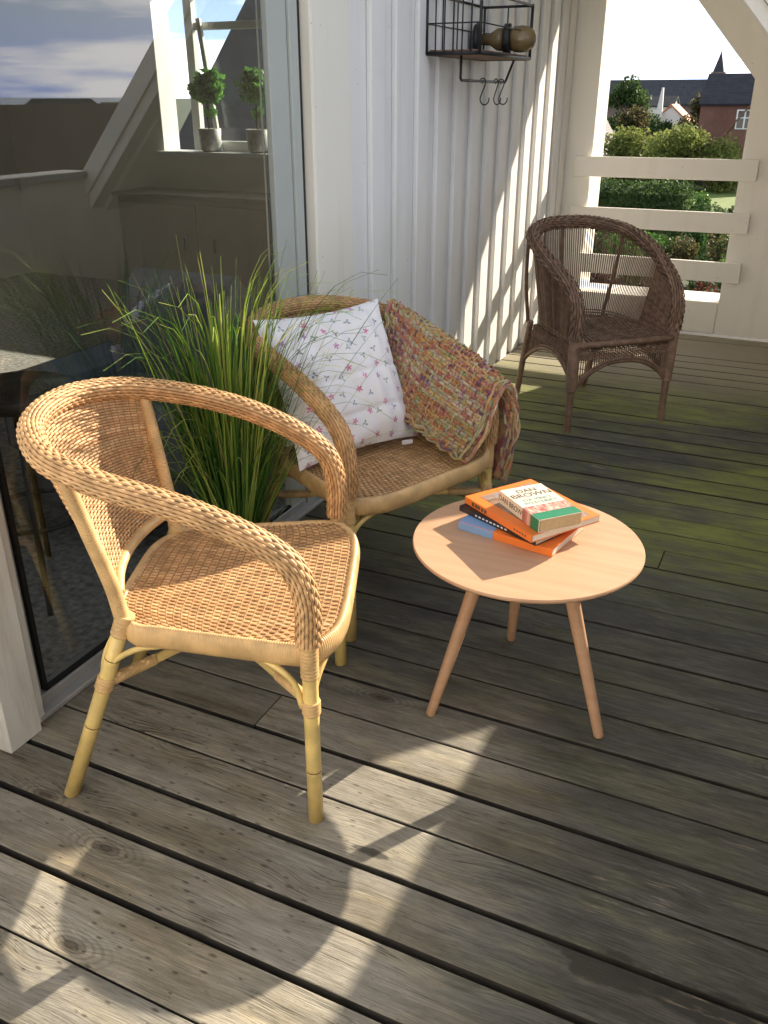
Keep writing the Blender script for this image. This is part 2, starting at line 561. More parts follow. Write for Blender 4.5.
def mat_paint(name='white_paint', c=(.82, .81, .79), dirt=.2, streak=True):
    t = NT(name)
    co = t.coord('Object')
    x, y, z = t.sep(co)
    v = t.noise(t.comb(t.math('MULTIPLY', x, 14.0), t.math('MULTIPLY', y, 14.0), t.math('MULTIPLY', z, 1.3)), 1.0, 6, .65)
    v2 = t.noise(co, 3.2, 5)
    d = tuple(a * b for a, b in zip(c, (.72, .70, .64)))
    col = t.mix(t.math('MULTIPLY', t.sstep(v, .5, .75), dirt * 2), c, d)
    col = t.mix(t.math('MULTIPLY', t.sstep(v2, .5, .8), dirt), col, d)
    sp = t.voro(co, 26.0)
    chips = t.math('MULTIPLY', t.math('SUBTRACT', 1.0, t.sstep(sp.outputs['Distance'], .05, .12)), t.math('GREATER_THAN', t.sep(sp.outputs['Color'])[0], .86))
    col = t.mix(t.math('MULTIPLY', chips, .5), col, (.30, .25, .19))
    t.base(col, .55, .3)
    t.bump(t.noise(t.comb(t.math('MULTIPLY', x, 60.0), t.math('MULTIPLY', y, 60.0), t.math('MULTIPLY', z, 4.0)), 1.0, 4), .25, .002)
    return t.m


def mat_glass(name='door_glass', ior=2.15, tint=(.94, .96, .95)):
    t = NT(name)
    t.t.nodes.remove(t.b)
    fr = t.n('Fresnel'); fr.inputs['IOR'].default_value = ior
    geo = t.n('NewGeometry')
    fac = t.math('MULTIPLY', fr.outputs[0], t.math('SUBTRACT', 1.0, geo.outputs['Backfacing']))
    tr = t.n('BsdfTransparent'); tr.inputs[0].default_value = (*tint, 1)
    gl = t.n('BsdfGlossy'); gl.inputs['Roughness'].default_value = 0.0
    gl.inputs['Color'].default_value = (1, 1, 1, 1)
    mx = t.n('MixShader')
    t.l(fac, mx.inputs[0]); t.l(tr.outputs[0], mx.inputs[1]); t.l(gl.outputs[0], mx.inputs[2])
    t.l(mx.outputs[0], t.out.inputs['Surface'])
    return t.m


def mat_leaf(name, stops, rough=.5):
    t = NT(name)
    c = t.ramp(t.island(), stops)
    t.base(c, rough, .12)
    tl = t.n('BsdfTranslucent'); t.l(c, tl.inputs[0])
    mx = t.n('MixShader'); mx.inputs[0].default_value = .42
    t.l(t.b.outputs[0], mx.inputs[1]); t.l(tl.outputs[0], mx.inputs[2])
    t.l(mx.outputs[0], t.out.inputs['Surface'])
    return t.m


def mat_wood(name, lo, hi, rough=.45, sc=(3, 40, 40), bump=.08):
    t = NT(name)
    v = t.noise(t.mapping(t.coord(), sc), 1.0, 5, .6, .3)
    t.base(t.ramp(v, [(.35, lo), (.65, hi)]), rough, .4)
    t.bump(v, bump, .001)
    return t.m


def mat_fabric_flowers():
    t = NT('flower_cotton')
    uv = t.coord('UV')
    v = t.mapping(uv, (8.6, 8.6, 1), rot=(0, 0, .5))
    vo = t.voro(v, 1.0, .55, dim='2D')
    sub = t.n('VectorMath', operation='SUBTRACT')
    t.l(v, sub.inputs[0]); t.l(vo.outputs['Position'], sub.inputs[1])
    lx, ly, lz = t.sep(sub.outputs[0])
    r = vo.outputs['Distance']
    cr, cg, cb = t.sep(vo.outputs['Color'])
    ang = t.math('ADD', t.math('ARCTAN2', ly, lx), t.math('MULTIPLY', cb, 6.28))
    pink = t.math('GREATER_THAN', cr, .52)
    # five round petals, or a three-leaf sprig
    pet = t.math('ADD', .165, t.math('MULTIPLY', .06, t.math('COSINE', t.math('MULTIPLY', ang, 5.0))))
    spr = t.math('ADD', .115, t.math('MULTIPLY', .10, t.math('COSINE', t.math('MULTIPLY', ang, 3.0))))
    lim = t.math('ADD', t.math('MULTIPLY', pink, pet), t.math('MULTIPLY', t.math('SUBTRACT', 1.0, pink), spr))
    mask = t.math('SUBTRACT', 1.0, t.sstep(t.math('SUBTRACT', r, lim), -.03, .03))
    pc = t.mix(t.sstep(cg, .2, .8), (.62, .16, .30), (.45, .22, .42))
    sc = t.mix(t.sstep(cg, .2, .8), (.22, .24, .30), (.26, .33, .27))
    c = t.mix(pink, sc, pc)
    wash = t.noise(t.mapping(uv, (60, 60, 1)), 1.0, 3)
    col = t.mix(t.math('MULTIPLY', mask, t.sstep(wash, .2, .6)), (.80, .79, .80), c)
    t.base(col, .85, .15)
    t.b.inputs['Sheen Weight'].default_value = .15
    t.bump(t.noise(t.mapping(uv, (260, 260, 1)), 1.0, 2), .2, .001)
    return t.m


def mat_blanket():
    t = NT('tweed_wool')
    r = t.island()
    nz = t.noise(t.coord(), 9, 3, .5)
    pick = t.math('FRACT', t.math('ADD', t.math('MULTIPLY', r, 5.0), t.math('MULTIPLY', nz, 1.3)))
    c = t.ramp(pick, [(0, (.50, .25, .06)), (.12, (.40, .13, .14)), (.24, (.62, .43, .17)), (.37, (.30, .33, .14)), (.48, (.50, .17, .06)),
                      (.55, (.12, .07, .09)), (.60, (.30, .13, .24)), (.66, (.62, .50, .33)), (.78, (.38, .38, .27)), (.9, (.58, .33, .11)), (1, (.50, .26, .22))])
    fz = t.noise(t.coord(), 260, 3)
    c = t.mix(t.sstep(fz, .4, .7), c, t.mix(1.0, c, (.6, .58, .55), 'MULTIPLY'))
    t.base(c, .95, .1)
    t.b.inputs['Sheen Weight'].default_value = .3
    t.bump(fz, .6, .003)
    return t.m


def mat_brick(name, c1, c2, mortar, sc=4.0):
    t = NT(name)
    b = t.n('TexBrick'); t.l(t.mapping(t.coord(), (1, 1, 1), rot=(R(90), 0, 0)), b.inputs['Vector'])
    b.inputs['Scale'].default_value = sc
    b.inputs['Color1'].default_value = (*c1, 1); b.inputs['Color2'].default_value = (*c2, 1); b.inputs['Mortar'].default_value = (*mortar, 1)
    nz = t.noise(t.coord(), .6, 5)
    t.base(t.mix(t.sstep(nz, .3, .8), b.outputs['Color'], t.mix(1.0, b.outputs['Color'], (.75, .72, .7), 'MULTIPLY')), .9, .2)
    return t.m


def mat_tiles(name, c, rough=.7):
    t = NT(name)
    x, y, z = t.sep(t.coord())
    w = t.math('SINE', t.math('MULTIPLY', z, 26.0))
    w2 = t.math('SINE', t.math('MULTIPLY', t.math('ADD', x, y), 22.0))
    nz = t.noise(t.coord(), 1.4, 6, .7)
    lo = tuple(a * .6 for a in c); hi = tuple(min(1, a * 1.3) for a in c)
    col = t.ramp(nz, [(.3, lo), (.7, hi)])
    col = t.mix(t.math('MULTIPLY', t.sstep(t.math('MULTIPLY', w, w2), .3, .9), .15), col, lo)
    t.base(col, rough, .2)
    t.bump(t.math('ADD', w, w2), .12, .03)
    return t.m


M = {}
M['deck'] = mat_deck()
M['paint'] = mat_paint()
M['paint_end'] = mat_paint('bounce_lit_paint', (.90, .865, .79), .10)  # white paint with warm bounce light mixed into its colour
M['paint_trim'] = mat_paint('cream_trim_paint', (.80, .77, .68), .2)
M['paint_old'] = mat_paint('worn_white_paint', (.72, .71, .66), .6)
M['parapet'] = mat_paint('parapet_board_paint', (.76, .72, .63), .3)
M['soffit'] = mat_paint('soffit_paint', (.80, .77, .70), .15)
M['frame_grey'] = simple('sage_frame_paint', (.42, .45, .42), .4, .06, 3)
M['frame_white'] = simple('window_frame_paint', (.78, .79, .76), .35, .04, 3)
M['sill'] = simple('aluminium_sill', (.36, .36, .35), .45, .12, 10)
M['gasket'] = simple('rubber_gasket', (.01, .01, .01), .5)
M['glass'] = mat_glass()
M['winglass'] = mat_glass('window_glass', 1.45, (.93, .95, .94))
M['roofing'] = mat_tiles('dark_roof_tiles', (.05, .048, .05))
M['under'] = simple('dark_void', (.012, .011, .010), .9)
M['rattan'] = strand_mat('golden_rattan', [(0, (.53, .29, .125)), (.3, (.61, .355, .16)), (.65, (.67, .41, .195)), (1, (.74, .475, .24))], .5, .35)
M['rattan_core'] = simple('rattan_core', (.30, .15, .055), .6)
M['cane'] = strand_mat('wrapped_cane', [(0, (.62, .40, .175)), (1, (.69, .46, .21))], .38, .5, .25, 18)
M['cane_seam'] = simple('cane_seam', (.16, .08, .03), .6)
M['bamboo'] = strand_mat('yellow_bamboo', [(0, (.78, .55, .18)), (1, (.86, .66, .26))], .32, .5, .3, 9)
M['brown'] = strand_mat('brown_wicker', [(0, (.18, .110, .072)), (.5, (.26, .160, .107)), (1, (.35, .222, .152))], .5, .35)
M['beech'] = mat_wood('pale_beech', (.475, .285, .168), (.54, .33, .20), .38, (2.2, 38, 38))
M['fabric'] = mat_fabric_flowers()
M['cotton'] = simple('plain_cotton', (.78, .77, .77), .85)
M['blanket'] = mat_blanket()
M['iron'] = simple('black_iron', (.016, .016, .018), .45, .25, 30)
M['oldwood'] = mat_wood('rough_shelf_wood', (.16, .09, .06), (.33, .21, .15), .75, (30, 3, 20), .2)
M['amber'] = simple('amber_glass', (.17, .12, .055), .18, .4, 14, .5)
M['blade'] = mat_leaf('grass_blade', [(0, (.06, .16, .035)), (.35, (.15, .32, .06)), (.65, (.36, .52, .10)), (.93, (.66, .70, .20)), (1, (.55, .42, .20))], .42)
M['pot_grey'] = simple('dark_pot', (.03, .03, .032), .6)
M['soil'] = simple('soil', (.03, .022, .015), .95)

# ---------------------------------------------------------------- the terrace structure
# deck boards run across (X), house wall at X=0, terrace runs along Y
mb = MB()
pitch = 0.1397
k0 = -22
gaps = {k: random.choice((.005, .008, .012, .015)) for k in range(k0, 39)}
gaps.update({-1: .015, 0: .017, 1: .014, 2: .006, 3: .015, 4: .006, 5: .012})
off = {k: random.uniform(-.002, .002) for k in range(k0, 39)}
for k in range(k0, 37):
    ya = 1.0206 + k * pitch + off[k] + gaps[k] / 2
    yb = 1.0206 + (k + 1) * pitch + off[k + 1] - gaps[k + 1] / 2
    if yb > 6.06: yb = 6.06
    if yb - ya < .03: continue
    cuts = [0.012, 1.98]
    if k in (3, 12): cuts = [0.012, {3: .52, 12: 1.3}[k], 1.98]
    for a, b in zip(cuts[:-1], cuts[1:]):
        mb.box(((a + b) / 2, (ya + yb) / 2, -.014 + random.uniform(-.0012, .0012)), (b - a - .003, yb - ya, .028), rotx(random.uniform(-.006, .006)), bev=.0016)
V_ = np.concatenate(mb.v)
for f_, q_ in enumerate(mb.f):          # sawn board sides, shade of the gaps painted into their colour
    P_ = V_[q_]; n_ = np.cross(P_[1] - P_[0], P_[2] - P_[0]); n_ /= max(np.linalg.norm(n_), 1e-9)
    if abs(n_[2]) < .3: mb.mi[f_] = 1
M['deck_edge'] = simple('gap_shade_edge', (.045, .040, .033), .9, .5, 12)
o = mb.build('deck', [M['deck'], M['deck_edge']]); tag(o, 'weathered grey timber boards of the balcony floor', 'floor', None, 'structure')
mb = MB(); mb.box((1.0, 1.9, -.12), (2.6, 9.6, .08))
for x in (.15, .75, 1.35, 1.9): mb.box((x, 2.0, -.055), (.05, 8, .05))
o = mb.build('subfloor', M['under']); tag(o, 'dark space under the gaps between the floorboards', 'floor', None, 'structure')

# ---- cladding wall (board on board)
mb = MB()
mb.box((-.035, 4.55, 1.4), (.07, 3.14, 2.86))
mb.box((.011, 5.985, 1.4), (.022, .13, 2.8), bev=.003)
ys = 3.165
while ys < 5.85:
    w = .118
    y1 = min(ys + w, 5.912)
    mb.box((.011, (ys + y1) / 2, 1.4), (.022, y1 - ys, 2.8), bev=.004)
    ys += .2165
mb.box((-.035, -.52, 1.4), (.07, 3.24, 2.86))
ys = -2.05
while ys < .9:
    mb.box((.011, ys + .059, 1.4), (.022, .118, 2.8), bev=.004); ys += .2165
o = mb.build('clad_wall', M['paint']); tag(o, 'white vertical board cladding of the house wall behind the chairs', 'wall')

# ---- glass door
gd = thing('glass_door', 'large fixed glass door pane in a sage grey frame beside the yellow chair', 'glass door', (0, 1.25, 0))
def bx(lst, name, mat, parent, off=(0, 0, 0), bev=.003):
    q = MB()
    for c, s_ in lst: q.box((c[0] - off[0], c[1] - off[1], c[2] - off[2]), s_, bev=bev)
    return q.build(name, mat, parent)
O_ = (0, 1.25, 0)
bx([((-.011, 2.565, 1.12), (.022, .11, 2.24)), ((-.016, 2.648, 1.12), (.05, .05, 2.24)), ((-.035, 1.265, 1.12), (.05, .03, 2.24)), ((-.035, 1.9, 2.27), (.07, 1.45, .06))], 'frame', M['frame_grey'], gd, O_)
bx([((-.02, 1.9, .022), (.05, 1.4, .044)), ((.012, 1.96, .010), (.05, 1.47, .016))], 'sill', M['sill'], gd, O_)
bx([((-.022, 2.683, 1.12), (.05, .022, 2.24)), ((-.008, 1.90, .0495), (.014, 1.23, .009)), ((-.008, 1.287, 1.12), (.014, .012, 2.14))], 'gasket', M['gasket'], gd, O_, 0)
bx([((-.018, 1.90, 1.145), (.008, 1.25, 2.19))], 'pane', M['glass'], gd, O_, 0)

dc = thing('door_casing', 'white painted board casing framing the glass door', 'door casing', (0, 1.2, 0))
O_ = (0, 1.2, 0)
bx([((.012, 2.735, 1.2), (.05, .075, 2.4)), ((.004, 2.715, 1.2), (.07, .02, 2.4)), ((.018, 2.78, 1.2), (.03, .012, 2.4)), ((.008, 2.89, 1.2), (.036, .205, 2.4))], 'jamb_casing', M['paint_trim'], dc, O_)
bx([((.028, 1.155, 1.2), (.056, .10, 2.4)), ((.014, 1.223, 1.2), (.04, .034, 2.4))], 'jamb_casing', M['paint_old'], dc, O_)
bx([((.012, 2.0, 2.46), (.05, 2.0, .12))], 'head_casing', M['paint_trim'], dc, O_)
mb = MB(); mb.box((-.035, 2.03, 2.70), (.07, 1.86, .36))
o = mb.build('lintel_wall', M['paint']); tag(o, 'white wall above the glass door', 'wall')

# ---- end wall, railing, roof, parapet
EY = 6.05
ew = thing('end_wall', 'white painted timber gable end with a sloping rafter and view opening', 'end wall', (0, EY, 0))
O_ = (0, EY, 0)
bx([((.060, EY + .185, 1.45), (.26, .33, 2.98))], 'corner_post', M['paint_end'], ew, O_, .004)
q = MB(); q.prism([(1.100, 0.012), (2.05, .012), (2.05, .60), (1.100, 1.62)], 1, .02, .14); q.build('side_panel', M['paint_end'], ew)
bx([((.645, EY + .185, .115), (.906, .33, .205))], 'sill_beam', M['paint_end'], ew, O_, .005)
q = MB()
q.prism([(.0, 2.716), (1.985, .552), (1.985, .855), (.0, 3.018)], 1, -.012, .10)
q.build('rafter', M['paint_end'], ew)
rl = thing('railing', 'three white horizontal boards across the view opening', 'railing', (0, EY, 0))
for zc in (1.017, .710, .413):
    q = MB(); q.box((.643, -.026 + .02, zc), (1.117, .026, .122), roty(random.uniform(-.003, .003)), bev=.003)
    for xx in (.135, 1.15):
        q.lathe([(.004, 0), (.0045, .001), (.002, .002)], 8, (xx, -.0205, zc + .02), 0, rotx(R(90)))
    q.build('rail', M['paint_end'], rl)

rf = thing('roof', 'sloping roof over the far part of the balcony', 'roof', (0, 3.85, 3.2))
mb = MB()
mb.prism([(-.5, 3.07 + .545), (2.6, 3.07 - 1.09 * 2.6), (2.6, 3.20 - 1.09 * 2.6), (-.5, 3.20 + .545)], 1, 3.952, 6.95)  # stretch beyond the end wall is unseen, added to cut the sun
for v in mb.v: v -= np.array((0, 3.85, 3.2))
mb.build('slab', M['roofing'], rf)
mb = MB()
mb.prism([(-.5, 3.01 + .545), (1.985, 3.01 - 1.09 * 1.985), (1.985, 3.066 - 1.09 * 1.985), (-.5, 3.066 + .545)], 1, 3.96, 6.03)
for v in mb.v: v -= np.array((0, 3.85, 3.2))
mb.build('soffit', M['soffit'], rf)
mb = MB()
mb.prism([(-.5, 3.03 + .545), (2.3, 3.03 - 1.09 * 2.3), (2.3, 3.10 - 1.09 * 2.3), (-.5, 3.10 + .545)], 1, 3.85, 3.945)
mb.prism([(-.5, 3.104 + .545), (2.3, 3.104 - 1.09 * 2.3), (2.3, 3.23 - 1.09 * 2.3), (-.5, 3.23 + .545)], 1, 3.83, 3.95)
for v in mb.v: v -= np.array((0, 3.85, 3.2))
mb.build('bargeboard', M['soffit'], rf)

nw = thing('bounce_wall', 'added unseen white wall behind the camera that bounces sunlight', 'wall', (0, -2.1, 0))  # unseen wall added to throw warm light back along the balcony
q = MB(); q.prism([(0.03, 0), (1.975, 0), (1.975, 1.04), (.03, 3.15)], 1, -.12, 0); q.build('wall', M['paint'], nw)
q = MB(); q.prism([(0.0, 3.03), (2.1, .741), (2.1, .98), (0, 3.27)], 1, -.16, .03); q.build('rafter', M['paint'], nw)

pw = thing('parapet_wall', 'grey boarded parapet along the open side of the balcony', 'parapet', (2.03, 1.5, 0))
q = MB(); q.box((0, .495, .515), (.10, 8.11, 1.03)); q.build('wall', M['parapet'], pw)
q = MB(); q.box((0, -.585, 1.05), (.16, 5.81, .036), bev=.004); q.build('coping', M['sill'], pw)

# ---------------------------------------------------------------- the room behind the glass
M['in_wall'] = simple('room_wall_paint', (.78, .74, .66), .8, .06, 2)
M['in_white'] = simple('reveal_paint', (.75, .76, .74), .6, .03, 2)
M['carpet'] = simple('grey_carpet', (.34, .335, .33), .95, .5, 40, .1, .6)
mb = MB(); mb.box((-2.4, 2.5, -.03), (4.65, 7.2, .06)); o = mb.build('room_floor', M['carpet']); tag(o, 'dark grey carpet inside the room behind the glass', 'carpet', None, 'structure')
mb = MB(); mb.box((-2.4, 2.5, 2.62), (4.65, 7.2, .08)); o = mb.build('room_ceiling', M['in_white']); tag(o, 'ceiling of the room behind the glass', 'ceiling', None, 'structure')
mb = MB()
mb.box((-4.75, 2.5, 1.3), (.1, 7.2, 2.6)); mb.box((-2.4, -1.1, 1.3), (4.6, .1, 2.6))
WX0, WX1, WZ0, WZ1 = -3.12, -1.25, 1.02, 2.15
y0, y1 = 5.93, 6.13
mb.box(((-4.7 + WX0) / 2, 6.03, 1.3), (WX0 + 4.7, .2, 2.6)); mb.box((WX1 / 2 - .04, 6.03, 1.3), (-WX1 - .08, .2, 2.6))
mb.box(((WX0 + WX1) / 2, 6.03, WZ0 / 2), (WX1 - WX0, .2, WZ0)); mb.box(((WX0 + WX1) / 2, 6.03, (WZ1 + 2.6) / 2), (WX1 - WX0, .2, 2.6 - WZ1))
o = mb.build('room_wall', M['in_wall']); tag(o, 'plain walls of the room seen through the glass', 'wall', None, 'structure')

win = thing('window', 'white gable window seen through the glass with topiary on its sill', 'window', (-2.2, 6.03, 1.02))
O_ = (-2.2, 6.03, 1.02)
xc, ww, zc, hh = (WX0 + WX1) / 2, WX1 - WX0, (WZ0 + WZ1) / 2, WZ1 - WZ0
bx([((xc, 5.99, WZ0 + .008), (ww + .06, .24, .03))], 'sill', M['in_white'], win, O_)
bx([((WX0 + .004, 6.03, zc), (.008, .198, hh - .05)), ((WX1 - .004, 6.03, zc), (.008, .198, hh - .05)), ((xc, 6.03, WZ1 - .004), (ww - .02, .198, .008))], 'reveal', M['in_white'], win, O_, 0)
fl = []
for x in (WX0 + .24, WX1 - .05): fl.append(((x, 6.08, zc), (.07, .06, hh - .06)))
fl += [((xc + .1, 6.08, WZ0 + .06), (ww - .36, .06, .07)), ((xc + .1, 6.08, WZ1 - .05), (ww - .36, .06, .07)), ((xc + .1, 6.082, WZ0 + .87), (ww - .36, .05, .05))]
bx(fl, 'sash', M['frame_white'], win, O_)
q = MB(); q.box((-2.70 + 2.2, -.02, .46), (.035, .03, .92), rotx(0) @ roty(R(-7)), bev=.003); q.build('casement_edge', M['frame_white'], win)
bx([((xc + .1, 6.085, zc), (ww - .42, .006, hh - .12))], 'pane', M['winglass'], win, O_, 0)


def leaf_cloud(mb, blobs, n, size, mat=0, flat=.6, seed=1, aspect=.6, hollow=.55, gap=.0):
    """leaf-sized faces spread through the volume of several blobs"""
    rg = np.random.default_rng(seed)
    blobs = np.array(blobs, float)
    vol = blobs[:, 3] * blobs[:, 4] * blobs[:, 5]
    cnt = np.maximum(1, (n * vol ** .8 / (vol ** .8).sum()).astype(int))
    for b, c in zip(blobs, cnt):
        d = unit(rg.normal(size=(c, 3)))
        r = (hollow + (1 - hollow) * rg.random((c, 1))) * (1 + .13 * np.sin(d[:, :1] * 7 + d[:, 1:2] * 5 + seed) + .1 * np.sin(d[:, 2:3] * 9))
        p = b[:3] + d * r * b[3:6]
        a1 = unit(d * .5 + rg.normal(size=(c, 3)) * .75)
        a2 = unit(np.cross(a1, rg.normal(size=(c, 3))))
        a3 = np.cross(a1, a2)
        s = size * (.55 + .9 * rg.random((c, 1)))
        V = np.stack([p - a2 * s, p + a3 * s * aspect, p + a2 * s, p - a3 * s * aspect], 1)
        mb.quads(V, mat)


M['topiary'] = mat_leaf('topiary_leaf', [(0, (.05, .17, .03)), (.6, (.14, .36, .07)), (1, (.28, .52, .12))])
M['potstone'] = simple('marbled_pot', (.50, .49, .47), .5, .35, 26)
M['bark'] = simple('bark', (.07, .05, .035), .9, .3, 20)
tp = thing('topiary_plant', 'left of the two ball topiaries in marbled pots on the inner window sill', 'potted plant', (-2.70, 5.965, 1.044), 0, 'ball topiaries on the window sill')
q = MB(); q.lathe([(.055, 0), (.078, .02), (.088, .16), (.080, .162), (.07, .14)], 20); q.build('pot', M['potstone'], tp)
q = MB(); q.tube([(0, 0, .12), (-.008, .0, .24), (.004, 0, .36)], .008, 6, n=8); q.build('stem', M['bark'], tp)
q = MB(); leaf_cloud(q, [(0, 0, .43, .12, .12, .105), (.03, .02, .50, .09, .08, .06), (-.08, 0, .42, .07, .07, .06), (.07, -.03, .39, .06, .06, .06)], 1500, .022, seed=5)
leaf_cloud(q, [(.03, 0, .27, .05, .04, .035)], 60, .02, seed=8)
q.build('crown', M['topiary'], tp)
copy_thing(tp, (-2.27, 5.965, 1.044), 2.0, 'right of the two ball topiaries in marbled pots, next to the door frame')

ac = thing('armchair', 'dark blue grey upholstered armchair behind the glass', 'armchair', (-.55, 2.35, 0), R(0))
M['upholstery'] = simple('blue_grey_upholstery', (.15, .17, .21), .85, .25, 14)
q = MB(); q.box((0, 0, .22), (.62, .66, .3), bev=.08); q.box((0, 0, .40), (.5, .5, .14), bev=.06); q.build('seat', M['upholstery'], ac)
q = MB(); q.box((-.0, .33, .58), (.60, .16, .5), rotx(R(-12)), bev=.075); q.build('backrest', M['upholstery'], ac)
for sx in (-1, 1):
    q = MB(); q.box((sx * .32, .02, .40), (.13, .62, .3), bev=.06); q.build('armrest', M['upholstery'], ac)
st = thing('bar_stool', 'black metal bar stool legs standing on the carpet behind the glass', 'stool', (-.46, 1.76, 0))
for i in range(4):
    a = math.pi / 4 + i * math.pi / 2
    q = MB(); q.tube([(.2 * math.cos(a), .2 * math.sin(a), 0), (.1 * math.cos(a), .1 * math.sin(a), .62)], .009, 6); q.build('leg', M['iron'], st)
q = MB(); th = np.linspace(0, 2 * np.pi, 28, endpoint=False)
q.tube(np.stack([.155 * np.cos(th), .155 * np.sin(th), 0 * th + .26], 1), .008, 6, closed=True); q.build('foot_ring', M['iron'], st)
q = MB(); q.lathe([(.16, .62), (.17, .635), (.165, .66), (.02, .665)], 24); q.build('seat', M['iron'], st)
sb = thing('sideboard', 'pale grey sideboard against the wall under the inner window', 'sideboard', (-2.55, 5.72, 0))
M['side'] = simple('sideboard_paint', (.36, .34, .29), .6, .1, 3)
q = MB(); q.box((0, 0, .38), (1.5, .36, .72), bev=.006); q.build('body', M['side'], sb)
q = MB(); q.box((0, -.01, .755), (1.56, .40, .03), bev=.004); q.build('top', M['side'], sb)
for sx in (-.375, .375):
    q = MB(); q.box((sx, -.186, .38), (.7, .014, .64), bev=.003); d = q.build('door', M['side'], sb)
    q = MB(); q.box((sx * .35, -.2, .42), (.012, .02, .1), bev=.003); q.build('handle', M['iron'], d)
cd = MB(); cd.tube([(-.1, 2.615, 2.2), (-.1, 2.612, 1.3), (-.098, 2.607, .62)], .0035, 6, n=10); cd.lathe([(.004, .58), (.009, .585), (.006, .62)], 8, (-.098, 2.607, 0))
tag(cd.build('blind_cord', M['frame_white']), 'thin white blind cord hanging just behind the glass', 'cord')

# ---------------------------------------------------------------- golden rattan chair
RING = [(-.29, 0, .455), (-.29, 0, .55), (-.29, -.025, .625), (-.29, -.09, .678), (-.29, -.19, .727), (-.287, -.29, .759), (-.272, -.39, .783), (-.225, -.49, .805), (-.12, -.56, .822), (0, -.58, .827)]
RING = RING + [(-a, b, c) for a, b, c in RING[-2::-1]]


def woven_tube(mb, P, r, N, L, wth=.0024, amp=.0034, twist=.9, per=8):
    """core tube plus N over-under strands along it"""
    n = int(plen(P) / L * per)
    P = spline(P, n)
    T, Nn, B = frames(P, (0, 1, 0))
    mb.sweep(P, Nn, B, r - .004, r - .004, 12, False, 1)
    s = np.linspace(0, plen(P), n)
    for j in range(N):
        th = 2 * np.pi * j / N + twist * s
        rad = np.cos(th)[:, None] * Nn + np.sin(th)[:, None] * B
        cir = -np.sin(th)[:, None] * Nn + np.cos(th)[:, None] * B
        rr = r + amp * np.cos(2 * np.pi * s / L + np.pi * j)
        mb.sweep(P + rad * rr[:, None], rad, cir, wth, math.pi * r / N * 1.02, 6, False, 0, caps=False)


def wrapped_tube(mb, P, r, pitch=.0055, k=10, squash=1.0, mat=0, ref=None, closed=False, hn=None, hb=None):
    """tube wound round with flat cane: fine ridges"""
    L = plen(P)
    n = max(6, int(L / pitch * 4))
    P = spline(P, n, closed)
    T, N, B = frames(P, ref, closed)
    ph = np.linspace(0, L / pitch * 2 * np.pi, n)
    mod = 1 + .09 * np.abs(np.sin(ph / 2)) - .06
    rr = np.interp(np.linspace(0, 1, n), np.linspace(0, 1, 2), r) if not np.isscalar(r) else r
    mb.sweep(P, N, B, (hn if hn else rr) * mod, (hb if hb else rr * squash) * mod, k, closed, mat, caps=not closed)


def bamboo(mb, a, b, r0, r1, nodes, k=14):
    a = np.array(a, float); b = np.array(b, float)
    ts = sorted(set([0, 1] + [t + d for t in nodes for d in (-.016, -.006, 0, .006, .016) if 0 < t + d < 1]))
    P = np.array([a + (b - a) * t for t in ts])
    rr = []
    for t in ts:
        r = r0 + (r1 - r0) * t
        for nd in nodes:
            if abs(t - nd) < .001: r *= .93
            elif abs(t - nd) < .008: r *= 1.06
        rr.append(r)
    T, N, B = frames(P)
    rr = np.array(rr)
    mb.sweep(P, N, B, rr, rr, k)
    for nd in nodes:
        c = a + (b - a) * nd
        Pn = np.array([c - (b - a) / np.linalg.norm(b - a) * .0012, c + (b - a) / np.linalg.norm(b - a) * .0012])
        T, N, B = frames(Pn); r = (r0 + (r1 - r0) * nd) * 1.01
        mb.sweep(Pn, N, B, r, r, k, False, 1)


def binding(parent, a, b, r, name='binding'):
    mb = MB(); wrapped_tube(mb, np.array([a, np.array(a) * .5 + np.array(b) * .5, b]), r, .0085, 14)
    return mb.build(name, M['cane'], parent)


